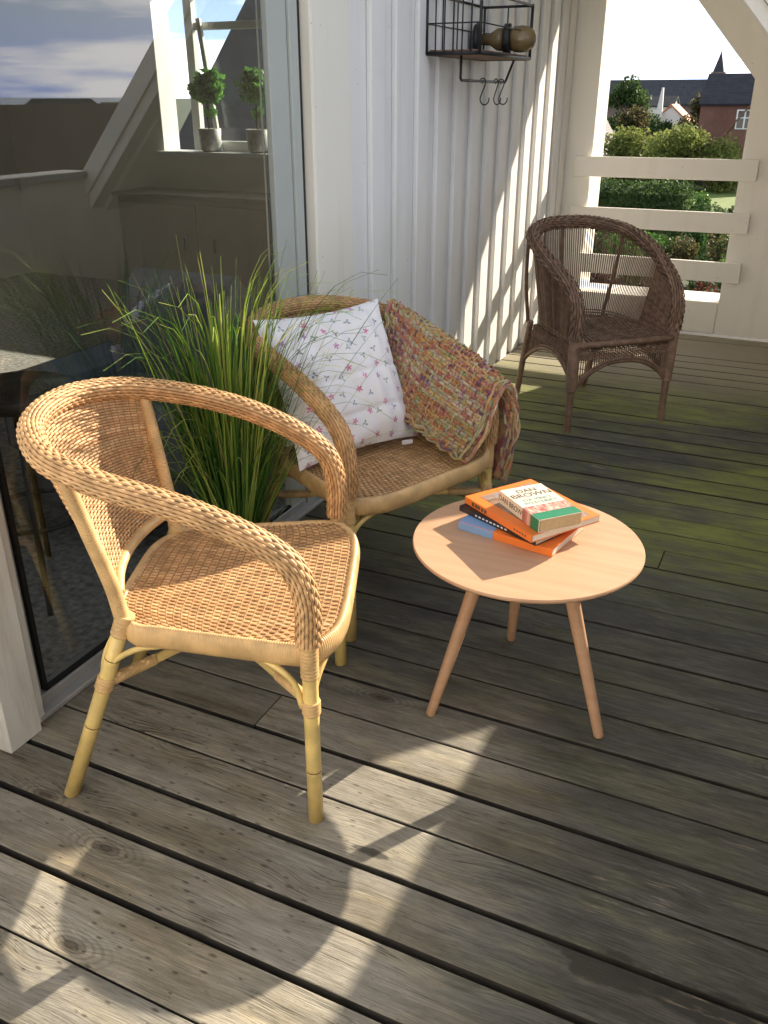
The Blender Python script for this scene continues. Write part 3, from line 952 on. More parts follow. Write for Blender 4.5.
def make_rattan_chair(label):
    root = thing('rattan_chair', label, 'chair', group='golden rattan armchairs')
    q = MB(); woven_tube(q, RING, .0245, 20, .024, .0016, .0013, .5, 8)
    q.build('arm_rail', [M['rattan'], M['rattan_core']], root)
    # lower ends of the rail, wrapped
    # --- seat
    def hw(y):
        return np.interp(y, [-.43, -.05, .06], [.205, .272, .268])
    def S(u, v):
        X = v * 2 - 1
        ys = -.425 + .06 * np.abs(X) ** 5; ye = .052 - .055 * np.abs(X) ** 6
        yy = ys + (ye - ys) * u
        x = hw(yy) * X
        return np.stack([x, yy, .440 - .010 * (1 - X ** 2) * np.sin(np.pi * np.clip(u, 0, 1)) + 0 * x], 1)
    q = MB()
    weave(q, S, 66, 27, lambda u, v: .0080 + 0 * u, .0016, .0012, 5, wfac=.5)
    for i in range(27):
        u0 = (i + .5) / 27
        v = np.linspace(0, 1, 24); P = S(np.full(24, u0), v)
        q.tube(P, .0022, 5, mat=1)
    q.build('seat', [M['rattan'], M['rattan_core']], root)
    # rim (apron) wound with cane
    tt = np.linspace(0, 1, 30)
    loop = [S(np.array([1.0]), np.array([t]))[0] for t in np.linspace(.0, 1, 13)]
    loop += [S(np.array([1 - t]), np.array([1.0]))[0] for t in np.linspace(.15, .85, 8)]
    loop += [S(np.array([0.0]), np.array([1 - t]))[0] for t in np.linspace(.0, 1, 11)]
    loop += [S(np.array([t]), np.array([0.0]))[0] for t in np.linspace(.15, .85, 8)]
    loop = np.array(loop); c = loop.mean(0)
    loop[:, :2] = loop[:, :2] + unit(loop[:, :2] - c[:2]) * .006
    loop[:, 2] = .420
    q = MB(); wrapped_tube(q, loop, .02, .0052, 12, closed=True, ref=(0, 0, 1), hn=.027, hb=.0125)
    q.build('seat_rim', M['cane'], root)
    # --- back panel between posts
    RS = spline(RING, 400)
    arc = np.linspace(0, 1, 400)
    def near(p): return arc[np.argmin(np.linalg.norm(RS - np.array(p), axis=1))]
    a0, a1 = near((-.250, -.445, .795)), near((.250, -.445, .795))
    def ringat(t): return np.stack([np.interp(t, arc, RS[:, k]) for k in range(3)], 1)
    def SB(u, v):
        top = ringat(a0 + (a1 - a0) * u)
        X = 2 * u - 1
        bot = np.stack([.197 * X, -.405 - .035 * (1 - X ** 2), .505 + 0 * X], 1)
        p = bot + (top - bot) * v[:, None]
        p[:, 1] -= .012 * np.sin(np.pi * v)
        return p
    q = MB()
    weave(q, SB, 50, 34, .0063, .0015, .0015, 5, wfac=.52)
    for i in range(34):
        v = np.linspace(0, 1, 14); q.tube(SB(np.full(14, (i + .5) / 34), v), .0019, 5, mat=1)
    q.build('backrest', [M['rattan'], M['rattan_core']], root)
    for sx in (-1, 1):
        q = MB(); wrapped_tube(q, [(sx * .207, -.395, .435), (sx * .215, -.405, .53), (sx * .236, -.43, .67), (sx * .252, -.452, .79)], [.0165, .0145], .0055, 12)
        q.build('back_post', M['cane'], root)
    q = MB(); wrapped_tube(q, [(-.2, -.40, .503), (-.1, -.43, .503), (0, -.44, .503), (.1, -.43, .503), (.2, -.40, .503)], .0125, .0055, 10)
    q.build('back_rail', M['cane'], root)
    # --- legs
    for sx in (-1, 1):
        q = MB(); bamboo(q, (sx * .29, 0, 0), (sx * .29, 0, .46), .0165, .0160, (.30, .62, .85)); lg = q.build('leg', [M['bamboo'], M['cane_seam']], root)
        binding(lg, (sx * .29, 0, .285), (sx * .29, 0, .318), .0195)
        binding(lg, (sx * .29, 0, .375), (sx * .29, 0, .475), .0188)
        q = MB(); bamboo(q, (sx * .24, -.56, 0), (sx * .207, -.395, .440), .0170, .0165, (.42, .80)); lg = q.build('leg', [M['bamboo'], M['cane_seam']], root)
        A = np.array((sx * .24, -.56, 0)); Bv = np.array((sx * .207, -.395, .44))
        binding(lg, A + (Bv - A) * .63, A + (Bv - A) * .70, .0195)
        binding(lg, A + (Bv - A) * .93, A + (Bv - A) * 1.04, .0200)
    # --- crossed stretchers
    for sx, dz in ((-1, 0), (1, .019)):
        a = np.array((sx * .29, 0, .292 + dz)); b = np.array((-sx * .219, -.45, .292 + dz))
        q = MB(); bamboo(q, a, b, .0105, .0105, (.3, .7)); s_ = q.build('stretcher', [M['bamboo'], M['cane_seam']], root)
        binding(s_, a + (b - a) * .02, a + (b - a) * .18, .0128); binding(s_, a + (b - a) * .82, a + (b - a) * .98, .0128)
    # --- bent brackets from legs up to the seat
    for sx in (-1, 1):
        for P in ([(sx * .29, -.018, .30), (sx * .287, -.035, .36), (sx * .272, -.085, .395), (sx * .25, -.15, .405)],
                  [(sx * .288, .0, .30), (sx * .272, .012, .36), (sx * .22, .03, .395), (sx * .15, .04, .402)],
                  [(sx * .221, -.46, .30), (sx * .222, -.43, .345), (sx * .226, -.37, .385), (sx * .232, -.30, .402)],
                  [(sx * .215, -.455, .30), (sx * .19, -.45, .35), (sx * .14, -.43, .392), (sx * .08, -.42, .402)]):
            q = MB(); q.tube(P, .0068, 8, n=16); q.build('bracket', M['bamboo'], root)
    return root


A1 = R(22.39)
A2 = R(-21)
# local: x = sideways, y = forward ; rotate so that +y points along the facing direction
ch1 = make_rattan_chair('golden rattan armchair in the sun with an empty seat, nearest the camera')
ch1.location = (.704, 1.503, 0); ch1.rotation_euler.z = A1 - R(90)
ch2 = copy_thing(ch1, (.669, 2.16, 0), A2 - R(90), 'shaded golden rattan armchair holding the flowered cushion and woven blanket')


def loc2(p, M0=(.669, 2.16, 0), a=A2):
    p = np.atleast_2d(np.asarray(p, float))
    f = np.array([math.cos(a), math.sin(a), 0]); l = np.array([f[1], -f[0], 0])
    # sideways axis: +x points away from the wall side used in measuring
    l = -l
    return np.array(M0) + p[:, :1] * l + p[:, 1:2] * f + p[:, 2:3] * np.array([0, 0, 1.0])


# ---------------------------------------------------------------- cushion
def make_cushion():
    n = 61
    g = np.linspace(-1, 1, n)
    U, V = np.meshgrid(g, g, indexing='ij')
    W = .455; H = .445
    pinch = 1 - .075 * (1 - V ** 2) ; pinch2 = 1 - .075 * (1 - U ** 2)
    X = U * W / 2 * pinch; Yh = V * H / 2 * pinch2
    th = .072 * np.clip((1 - np.abs(U) ** 2.4), 0, 1) ** .62 * np.clip((1 - np.abs(V) ** 2.4), 0, 1) ** .62
    wr = .004 * np.sin(U * 9 + V * 5) * (1 - U ** 2) + .004 * np.sin(V * 13 - U * 4) * np.abs(V) + .003 * np.sin(U * 21 + 2 * V) - .006 * np.exp(-((V - .02 - .05 * U) / .03) ** 2) - .006 * np.exp(-((V + .52 - .04 * U) / .03) ** 2) + .012 * np.exp(-((U * 1.3 + V + 1.25) / .18) ** 2)
    mb = MB()
    Pf = np.stack([X, -th - wr * (th > .012), Yh], -1).reshape(-1, 3)
    Pb = np.stack([X, th * .8, Yh], -1).reshape(-1, 3)
    F = []
    for i in range(n - 1):
        for j in range(n - 1):
            a = i * n + j; F.append([a, a + n, a + n + 1, a + 1])
    F = np.array(F)
    P = np.concatenate([Pf, Pb]); F2 = F[:, ::-1] + n * n
    # local cushion axes: x sideways, -y front, z up; lean back and set on the seat
    a = R(-27)
    rot = rotx(a)
    P = P @ rot.T
    o = MB()
    cen = np.array((-.045, -.305, .655))
    # front of cushion looks forward (+y of the chair)
    P[:, 1] *= -1; P[:, 0] *= 1
    P = P @ rotz(R(4)).T
    Wp = loc2(P + cen)
    base = loc2(cen)[0]
    o.add(Wp - base, np.concatenate([F, F2]), 0)
    me = o.build('cushion', M['fabric'], None, base)
    uv = me.data.uv_layers.new(name='uv')
    uvs = np.concatenate([np.stack([U, V], -1).reshape(-1, 2) * .5 + .5] * 2)
    for lp in me.data.loops:
        uv.data[lp.index].uv = uvs[lp.vertex_index]
    return me


cu = make_cushion(); tag(cu, 'white cotton cushion printed with small pink and grey flowers', 'cushion')
q = MB(); lp = loc2((.10, -.165, .462))[0] - np.array(cu.location); q.box(lp, (.035, .006, .012), rotz(A2 + R(70))); q.build('care_label', M['cotton'], cu)

# ---------------------------------------------------------------- blanket over the far arm
def blanket_surface():
    T = [0, .3, .66, 1.0]
    rows = [
        [(.175, -.37, .665), (.205, -.375, .735), (.245, -.385, .808), (.275, -.40, .826), (.305, -.41, .80), (.335, -.42, .70), (.345, -.42, .60)],
        [(.135, -.22, .545), (.185, -.235, .66), (.250, -.26, .765), (.287, -.27, .790), (.320, -.27, .76), (.350, -.26, .62), (.355, -.25, .44)],
        [(.125, -.07, .495), (.180, -.075, .585), (.250, -.09, .690), (.288, -.09, .716), (.326, -.09, .69), (.355, -.09, .53), (.360, -.09, .36)],
        [(.110, .060, .468), (.170, .060, .535), (.245, .052, .625), (.288, .050, .650), (.328, .048, .62), (.358, .040, .47), (.362, .030, .325)],
    ]
    rows = [spline(r, 60) for r in rows]
    A = np.array(rows)          # 4,60,3
    G = np.stack([spline(A[:, j], 60) for j in range(60)], 1)   # 60,60,3
    def S(u, v):
        a = np.clip(u, 0, 1) * 59; b = np.clip(v, 0, 1) * 59
        i = np.minimum(a.astype(int), 58); j = np.minimum(b.astype(int), 58)
        fa = (a - i)[:, None]; fb = (b - j)[:, None]
        P = (G[i, j] * (1 - fa) * (1 - fb) + G[i + 1, j] * fa * (1 - fb) + G[i, j + 1] * (1 - fa) * fb + G[i + 1, j + 1] * fa * fb)
        w = .005 * np.sin(u * 6 + v * 5) + .002 * np.sin(v * 12 - u * 6)
        P = P + np.stack([w, .5 * w + .008 * np.sin(v * 11), .6 * w], 1)
        return P
    return S


BS = blanket_surface()
BSw = lambda u, v: loc2(BS(u, v))
q = MB()
org = loc2((.29, -.17, .72))[0]
SS = lambda u, v: BSw(u, v) - org
weave(q, SS, 62, 26, .0104, .0034, .0024, 6, wfac=.52)
SS2 = lambda u, v: BSw(v, u) - org
up_ = lambda u, v: SS2(u, v) + nrm2(u, v) * .0022
def nrm2(u, v):
    e = 1e-3
    a = SS2(np.clip(u + e, 0, 1), v) - SS2(np.clip(u - e, 0, 1), v)
    b = SS2(u, np.clip(v + e, 0, 1)) - SS2(u, np.clip(v - e, 0, 1))
    return -unit(np.cross(a, b))
weave(q, up_, 34, 31, .0052, .0026, .0042, 8, wfac=.5, phase=1.0)
# second, folded-under layer
def SS3(u, v):
    p = BS(.03 + .94 * u, .04 + .92 * v)
    p = p + np.stack([np.where(v < .45, .016, -.016), 0 * u, np.full_like(u, -.022)], 1)
    return loc2(p) - org
sheet(q, SS3, 50, 50)
rgb = np.random.default_rng(4)
bt = np.linspace(0, 1, 40)
one = np.ones_like(bt)
loop = [(bt, 0 * bt), (one, bt), (1 - bt, one), (0 * bt, 1 - bt)]
BU = np.concatenate([a[:-1] for a, b in loop]); BV = np.concatenate([b[:-1] for a, b in loop])
EP = SS(BU, BV); IN = SS3(BU, BV)
for j in range(26):
    rr_ = .012 * math.sqrt(rgb.random()); aa = rgb.random() * 6.28
    w_ = .0035 * np.sin(np.arange(len(BU)) * rgb.uniform(.6, 1.4) + aa)
    off = np.array((math.cos(aa) * rr_, math.sin(aa * 1.7) * rr_, math.sin(aa) * rr_))
    f_ = rgb.uniform(-.1, .9)
    P_ = EP + (IN - EP) * f_ + off + w_[:, None]
    for k_ in range(0, len(P_), 12):
        q.tube(np.concatenate([P_, P_])[k_:k_ + 14], .0038, 6)
bl = q.build('blanket', M['blanket'], None, org)
tag(bl, 'chunky multicoloured woven blanket draped over the chair arm', 'blanket')

# ---------------------------------------------------------------- brown wicker tub chair
def make_tub_chair():
    root = thing('wicker_chair', 'dark brown wicker tub chair in the far corner by the railing', 'chair')
    ring = [(-.262, .004, .0 + .44), (-.262, .004, .56), (-.266, -.045, .645), (-.28, -.16, .715), (-.292, -.3, .775), (-.257, -.465, .83), (-.135, -.57, .858), (0, -.597, .863)]
    ring = ring + [(-a, b, c) for a, b, c in ring[-2::-1]]
    q = MB(); woven_tube(q, ring, .0275, 14, .045, .003, .004, 2.2, 6)
    q.build('arm_rail', [M['brown'], M['brown']], root)
    RS = spline(ring, 300); arc = np.linspace(0, 1, 300)
    floor_curve = spline([(-.245, -.01, .40), (-.235, -.16, .40), (-.222, -.32, .40), (-.185, -.455, .40), (-.10, -.52, .40), (0, -.535, .40), (.10, -.52, .40), (.185, -.455, .40), (.222, -.32, .40), (.235, -.16, .40), (.245, -.01, .40)], 300)
    def W(u, v):
        t = .055 + .89 * u
        top = np.stack([np.interp(t, arc, RS[:, k]) for k in range(3)], 1)
        bot = np.stack([np.interp(u, arc, floor_curve[:, k]) for k in range(3)], 1)
        p = bot + (top - bot) * v[:, None]
        return p
    q = MB()
    ns = 146
    for i in range(ns):
        v = np.linspace(0, 1, 8); q.tube(W(np.full(8, (i + .5) / ns), v), .0030, 5)
    # twined bands
    for vb in (.03, .06, .09):
        n = 260; u = np.linspace(0, 1, n)
        for s_ in (0, 1):
            P = W(u, np.full(n, vb)); e = W(u, np.full(n, vb) + .02) - P
            nn = unit(np.cross(np.gradient(P, axis=0), e))
            P = P + nn * (.0042 * np.cos(np.pi * ns / 2 * u + np.pi * s_))[:, None]
            q.tube(P, .0030, 5)
    # dense lower third of the side wings
    q.build('backrest', M['brown'], root)
    q = MB()
    def Wd(u, v): return W(u * .17, v) * np.array((.985, 1, 1))
    weave(q, Wd, 70, 10, .0080, .0022, .002, 4, v0=.02, v1=.96)
    q.build('side_wing', M['brown'], root)
    q = MB()
    def We(u, v): return W(1 - u * .17, v) * np.array((.985, 1, 1))
    weave(q, We, 70, 10, .0085, .0022, .002, 4, v0=.02, v1=.96)
    q.build('side_wing', M['brown'], root)
    q = MB()
    def Se(u, v):
        X = 2 * v - 1
        yb = -.51 + .13 * np.abs(X) ** 2.5; yf = .012
        y = yb + (yf - yb) * u
        return np.stack([X * (.215 + .035 * u), y, .418 - .012 * np.sin(np.pi * u) * (1 - X ** 2)], 1)
    weave(q, Se, 52, 16, .0098, .0026, .0026, 5)
    for i in range(16):
        q.tube(Se(np.full(16, (i + .5) / 16), np.linspace(0, 1, 16)), .003, 5)
    q.tube([(-.25, .015, .412), (-.1, .022, .412), (.1, .022, .412), (.25, .015, .412)], .014, 10, n=20)
    q.build('seat', M['brown'], root)
    # skirt with arched lower edge: front and two sides
    for nm, a, b, bow in (('skirt', (-.25, .006), (.25, .006), 0), ('skirt', (-.25, 0), (-.205, -.56), 0), ('skirt', (.25, 0), (.205, -.56), 0), ('skirt', (-.2, -.56), (.2, -.56), 0)):
        q = MB(); a = np.array(a); b = np.array(b)
        L = np.linalg.norm(b - a); ns = int(L / .0115)
        def low(t): return .205 + .115 * (1 - np.abs(2 * t - 1) ** 2.4)
        side = abs(a[0] - b[0]) < .1
        def topz(t): return .40
        def pt(t, z):
            p = a + (b - a) * t
            if side or a[1] < -.5:     # the rear leans in towards the seat as it rises
                k = (z - .2) / .2
                if side: p = np.array((p[0], a[1] + (b[1] + .08 * k - a[1]) * t))
                else: p = np.array((p[0], p[1] + .08 * k))
            return (p[0], p[1], z)
        for i in range(ns):
            t = (i + .5) / ns
            zs = np.linspace(low(t), topz(t), 5)
            q.tube([pt(t, z) for z in zs], .0029, 5)
        tt = np.linspace(0.0, 1, 30)
        q.tube([pt(t, low(t)) for t in tt], .0085, 8)
        q.tube([pt(t, low(t) + .016) for t in tt], .0055, 6)
        for zz in (.345, .352, .359, .366, .375, .384, .392):
            n = 80; t2 = np.linspace(0, 1, n)
            P = np.array([pt(t, zz) for t in t2]); nrm = np.array([-(b - a)[1], (b - a)[0], 0]) / L
            P = P + nrm * (.004 * np.cos(np.pi * ns * t2 + zz * 448))[:, None]
            q.tube(P, .0034, 5)
        q.build(nm, M['brown'], root)
    for sx in (-1, 1):
        q = MB(); wrapped_tube(q, [(sx * .258, 0, 0), (sx * .258, 0, .23)], [.0155, .0185], .007, 12); q.sweep
        wrapped_tube(q, [(sx * .258, 0, .2), (sx * .26, .002, .33), (sx * .262, .004, .46)], .025, .012, 12)
        q.build('leg', M['brown'], root)
        q = MB(); wrapped_tube(q, [(sx * .2, -.62, 0), (sx * .208, -.56, .22), (sx * .214, -.50, .41)], .0155, .007, 10); q.build('leg', M['brown'], root)
        q = MB(); wrapped_tube(q, [(sx * .214, -.53, .40), (sx * .246, -.515, .6), (sx * .262, -.492, .80)], .0095, .007, 8); q.build('brace', M['brown'], root)
    q = MB(); wrapped_tube(q, [(0.02, -.542, .40), (0.02, -.575, .62), (0.02, -.60, .85)], .011, .007, 8); q.build('brace', M['brown'], root)
    return root


tc = make_tub_chair()
tc.location = (.876, 4.04, 0); tc.rotation_euler.z = math.atan2(-.714, .70) - R(90)

# ---------------------------------------------------------------- table and books
tb = thing('side_table', 'round pale wooden side table on three splayed legs', 'table', (1.069, 1.86, 0))
q = MB(); q.lathe([(.02, .4265), (.262, .4265), (.274, .432), (.2785, .437), (.2785, .4405), (.2765, .4435), (.05, .444)], 96); q.build('tabletop', M['beech'], tb, auto=30)
for (fx, fy) in ((.904, 1.667), (1.312, 1.765), (.985, 2.085)):
    a = np.array((fx - 1.069, fy - 1.86, 0)); d = a / np.linalg.norm(a); b = d * .115 + np.array((0, 0, .4262))
    q = MB(); P = np.array([a + (b - a) * t for t in (0, .012, .2, .5, .8, 1)]); T, N, B = frames(P)
    q.sweep(P, N, B, np.array([.0105, .0125, .0135, .0155, .0175, .0185]), np.array([.0105, .0125, .0135, .0155, .0175, .0185]), 20)
    q.build('leg', M['beech'], tb)

M['page'] = simple('book_pages', (.70, .66, .57), .85, .08, 200)
M['page_tan'] = simple('yellowed_pages', (.50, .38, .22), .9, .12, 200)


def cover_mat(name, c, rough=.35):
    return simple(name, c, rough, .04, 20, .5)


M['c_orange'] = cover_mat('orange_cover', (.80, .20, .035)); M['c_blue'] = cover_mat('blue_cover', (.20, .34, .58))
M['c_black'] = cover_mat('black_cover', (.018, .018, .02)); M['c_cream'] = cover_mat('cream_cover', (.74, .66, .53))
M['c_green'] = cover_mat('green_cover', (.02, .20, .10)); M['c_white'] = cover_mat('white_cover', (.72, .72, .72))
t = NT('photo_print')
v = t.noise(t.coord(), 26, 5, .7)
t.base(t.ramp(v, [(.35, (.07, .055, .05)), (.5, (.30, .17, .10)), (.6, (.28, .28, .30)), (.75, (.50, .47, .45))]), .35); M['print'] = t.m
t = NT('skyline_print')
v = t.noise(t.mapping(t.coord(), (40, 90, 1)), 1.0, 4, .7)
t.base(t.ramp(v, [(.4, (.40, .10, .09)), (.52, (.58, .30, .24)), (.65, (.72, .58, .46))]), .35); M['skyline'] = t.m
M['ink'] = cover_mat('dark_ink', (.10, .07, .05)); M['teal_ink'] = cover_mat('teal_ink', (.12, .30, .27))


def text_part(body, size, mat, parent, loc, rot, name='lettering', ext=.0002):
    cu_ = bpy.data.curves.new(name, 'FONT'); cu_.body = body; cu_.size = size; cu_.extrude = ext
    cu_.align_x = 'CENTER'; cu_.align_y = 'CENTER'
    tmp = bpy.data.objects.new(name, cu_); C.objects.link(tmp)
    dg = bpy.context.evaluated_depsgraph_get()
    me = bpy.data.meshes.new_from_object(tmp.evaluated_get(dg))
    bpy.data.objects.remove(tmp)
    me.materials.clear(); me.materials.append(mat)
    o = bpy.data.objects.new(name, me); C.objects.link(o); o.parent = parent
    o.location = loc; o.rotation_euler = rot
    return o


def book(label, loc, ang, L, W, T, cover, pages, spine=None, tilt=0.0):
    """x along the spine head->foot, y from spine to fore-edge"""
    r = thing('book', label, 'book', loc, R(ang), 'paperbacks on the side table')
    r.rotation_euler.x = tilt
    t_ = .0012
    q = MB(); q.box((L / 2, W / 2 + .0015, T / 2), (L - .003, W - .004, T - 2 * t_), bev=.0006); q.build('page_block', pages, r)
    q = MB(); q.box((L / 2, W / 2, t_ / 2), (L, W, t_)); q.box((L / 2, W / 2, T - t_ / 2), (L, W, t_))
    q.box((L / 2, -.0006, T / 2), (L, t_ * 1.4, T - .0004), bev=.0004)
    q.build('cover', cover, r)
    return r


b1 = book('orange and blue paperback at the bottom of the book stack', (.893, 1.853, .4442), -11, .258, .175, .0200, M['c_orange'], M['page'])
q = MB(); q.box((.050, -.0018, .010), (.098, .0012, .0198)); q.box((.050, .08, .02045), (.098, .158, .0008)); q.build('blue_panel', M['c_blue'], b1)
b2 = book('black paperback second from the bottom of the stack', (.874, 1.911, .4652), -25, .255, .165, .0145, M['c_black'], M['page'])
q = MB()
for i, x in enumerate(np.linspace(.06, .16, 9)): q.box((x, -.0018, .0072), (.007, .0006, .004))
q.build('spine_title', M['c_white'], b2)
b3 = book('large orange paperback with a picture cover under the cream book', (.881, 1.931, .4800), -33.5, .262, .215, .0185, M['c_orange'], M['page'])
q = MB(); q.box((.135, .112, .0187), (.225, .165, .0006)); q.build('cover_picture', M['print'], b3)
q = MB()
for x in (.035, .048, .059, .073, .086): q.box((x, -.0018, .0093), (.009, .0006, .010))
q.build('spine_title', M['ink'], b3)
q = MB()
for x in np.linspace(.20, .24, 5): q.box((x, -.0018, .0093), (.005, .0006, .004))
q.build('spine_mark', M['ink'], b3)
b4 = book('thick cream paperback with green band on top of the stack', (.972, 1.930, .4988), -42, .185, .118, .0330, M['c_cream'], M['page_tan'])
q = MB(); q.box((.1665, .059, .0333), (.034, .117, .0007)); q.box((.1665, -.0018, .0165), (.034, .0008, .0326)); q.build('green_band', M['c_green'], b4)
q = MB(); q.box((.130, .059, .0333), (.038, .117, .0006)); q.box((.130, -.0018, .0165), (.038, .0006, .0326)); q.build('skyline_picture', M['skyline'], b4)
for body, x, s_, mm in (('DAN', .026, .026, 'ink'), ('BROWN', .050, .030, 'ink'), ('DA VINCI', .077, .0185, 'teal_ink'), ('MYSTERIET', .096, .0185, 'teal_ink')):
    text_part(body, s_, M[mm], b4, (x, .060, .0333), (0, 0, R(90)))
text_part('DAN BROWN', .020, M['ink'], b4, (.062, -.0019, .0165), (R(90), 0, 0))

# ---------------------------------------------------------------- grass plant beside the chair
gp = thing('grass_plant', 'tall tufted ornamental grass standing between the glass and the two armchairs', 'grass plant', (.165, 1.93, 0))
q = MB(); q.lathe([(.085, 0), (.09, .006), (.105, .2), (.108, .215), (.098, .215), (.095, .19)], 28); q.build('pot', M['pot_grey'], gp)
q = MB(); q.lathe([(.094, .192), (.05, .2), (.01, .203)], 20); q.build('soil', M['soil'], gp)
q = MB()
rg = np.random.default_rng(3)
nb = 0
for i in range(820):
    a = rg.random() * 2 * np.pi
    r0 = .055 * math.sqrt(rg.random())
    ln = rg.uniform(.46, .92)
    lean = abs(rg.normal(0, .22)) + .04
    bend = rg.uniform(.02, .5) if rg.random() < .55 else rg.uniform(1.0, 2.6)
    if rg.random() < .3: a = rg.normal(R(-60), .6)
    arch = i % 9 == 0
    if arch: ln = rg.uniform(.82, 1.02); lean = rg.uniform(.06, .26); bend = rg.uniform(1.4, 2.5)
    ts = np.linspace(0, 1, 12)
    ang = lean + bend * ts ** (4.2 if arch else 2.6)
    st = ln / 11
    rr = r0 + np.concatenate([[0], np.cumsum(np.sin(ang[:-1]) * st)])
    zz = .19 + np.concatenate([[0], np.cumsum(np.cos(ang[:-1]) * st)])
    side = rg.normal(0, .04) * ts ** 2
    P = np.stack([rr * math.cos(a) - side * math.sin(a), rr * math.sin(a) + side * math.cos(a), zz], 1)
    if P[:, 0].min() < -.125: continue
    if ((np.hypot(P[:, 0] + .165 - .66, P[:, 1] + 1.93 - 1.50) < .37) & (P[:, 2] < .9)).any(): continue
    if P[:, 0].max() > .06 and P[-1, 1] > .02 and rg.random() < .6: continue
    T = unit(np.gradient(P, axis=0)); Bv = np.tile(np.array((-math.sin(a), math.cos(a), 0)), (12, 1)); Nn = np.cross(T, Bv)
    w = .0040 * np.clip(1.05 - ts ** 2.2, .12, 1) * (1.15 if arch else rg.uniform(.7, 1.2))
    q.sweep(P, unit(Nn), Bv, .0005, w, 4, False, 0, caps=False); nb += 1
q.build('foliage', M['blade'], gp)

# ---------------------------------------------------------------- wire wall shelf with hooks
X0, X1, YA, YB, Z0, Z1 = .024, .250, 3.67, 4.35, 1.578, 1.788
ws = thing('wire_shelf', 'black wire wall shelf with wooden base hung on the cladding', 'wall shelf', (X0, YA, Z0))
def sub(P): return np.array(P) - np.array((X0, YA, Z0))
q = MB()
for z, r in ((Z1, .0055), (Z0, .0075)):
    q.tube(sub([(X0, YA, z), (X1, YA, z), (X1, YB, z), (X0, YB, z)]), r, 8, closed=True)
for x, y in ((X0, YA), (X1, YA), (X1, YB), (X0, YB)): q.tube(sub([(x, y, Z0 - .004), (x, y, Z1 + .006)]), .0068, 8)
q.build('frame', M['iron'], ws)
q = MB()
zm = (Z0 + Z1) / 2 + .0
q.tube(sub([(X0, YA, zm), (X1, YA, zm), (X1, YB, zm), (X0, YB, zm)]), .0026, 6, closed=True)
for i in range(1, 6):
    x = X0 + (X1 - X0) * i / 6
    for y_ in (YA, ): q.tube(sub([(x, y_, Z0), (x, y_, Z1)]),   .0032, 6)
for i in range(1, 4):
    y_ = YA + (YB - YA) * i / 4
    q.tube(sub([(X0, y_, Z0), (X0, y_, Z1)]),   .0032, 6)
for i in (1, ):
    x = X0 + (X1 - X0) * i / 2; q.tube(sub([(x, YB, Z0), (x, YB, Z1)]), .0032, 6)
q.build('wire_grid', M['iron'], ws)
q = MB(); q.box(sub(((X0 + X1) / 2, (YA + YB) / 2, Z0 + .004)), (X1 - X0 - .018, YB - YA - .018, .018), bev=.002); q.build('base_board', M['oldwood'], ws)
bxx = .14
q = MB(); q.tube(sub([(bxx, 3.70 + .06, Z0 - .004), (bxx, 3.70 + .06, 1.49), (bxx, 3.77, 1.482), (bxx, 4.35, 1.482), (bxx, 4.36, 1.49), (bxx + .02, 4.40, Z0 - .004)]), .0055, 8)
q.build('hook_bar', M['iron'], ws)


def s_hook(y_, tw, label):
    q = MB()
    P = [(0, -.002, -.004), (0, -.012, .002), (0, -.009, .013), (0, 0, .0145), (0, .011, .006), (0, .009, -.012), (0, -.004, -.045), (0, -.010, -.068), (0, -.002, -.086), (0, .014, -.090), (0, .027, -.078), (0, .029, -.062)]
    P = np.array(P) @ rotz(tw).T
    q.tube(P, .0026, 6, n=40)
    o = q.build('s_hook', M['iron'], None, (bxx, y_, 1.482 - .003))
    return tag(o, label, 'hook', 'black hooks under the wire shelf')


s_hook(4.04, -1.2, 'black S hook hanging alone near the middle of the bar')
s_hook(4.22, -.6, 'middle black S hook, close beside the last one on the bar')
s_hook(4.30, -1.35, 'black S hook at the far end of the bar')
lm = thing('lantern', 'small dark metal lantern with amber glass lying on the wire shelf', 'lantern', (.165, 4.22, Z0 + .0735))
ax = rotz(R(8)) @ roty(R(90))
q = MB(); q.lathe([(.012, -.135), (.062, -.13), (.068, -.12), (.064, -.105), (.022, -.098)], 20, (0, 0, 0), 0, ax); q.build('base', M['iron'], lm)
q = MB(); q.lathe([(.022, -.10), (.024, -.06), (.044, -.03), (.046, .0)], 20, (0, 0, 0), 0, ax); q.build('neck', M['amber'], lm)
q = MB(); q.lathe([(.046, 0), (.062, .004), (.062, .03), (.05, .034)], 20, (0, 0, 0), 0, ax); q.build('collar', M['iron'], lm)
q = MB(); q.lathe([(.044, .034), (.051, .05), (.054, .08), (.049, .110), (.032, .135), (.008, .145)], 20, (0, 0, 0), 0, ax); q.build('globe', M['amber'], lm)

# ---------------------------------------------------------------- outside: ground, town, sea
GZ = -5.5
t = NT('garden_ground')
v = t.noise(t.coord(), .08, 6); t.base(t.ramp(v, [(.35, (.025, .04, .014)), (.65, (.05, .065, .025))]), .9); M['ground'] = t.m
mb = MB(); mb.quads([(-4000, -4000, GZ), (4000, -4000, GZ), (4000, 4000, GZ), (-4000, 4000, GZ)]); o = mb.build('ground', M['ground']); tag(o, 'garden and town ground far below the balcony', 'ground', None, 'structure')
t = NT('sea_water'); t.base((.10, .14, .19), .25, .5); t.bump(t.noise(t.coord(), .2, 4), .3, 1.0); M['sea'] = t.m
mb = MB(); mb.quads([(420, -4000, GZ + .05), (9000, -4000, GZ + .05), (9000, 9000, GZ + .05), (420, 9000, GZ + .05)]); o = mb.build('sea', M['sea']); tag(o, 'grey blue sea on the horizon, reflected in the glass', 'sea', None, 'structure')
t = NT('lawn_grass'); v = t.noise(t.coord(), .9, 6, .7); t.base(t.ramp(v, [(.3, (.08, .13, .02)), (.7, (.16, .21, .04))]), .9); M['lawn'] = t.m
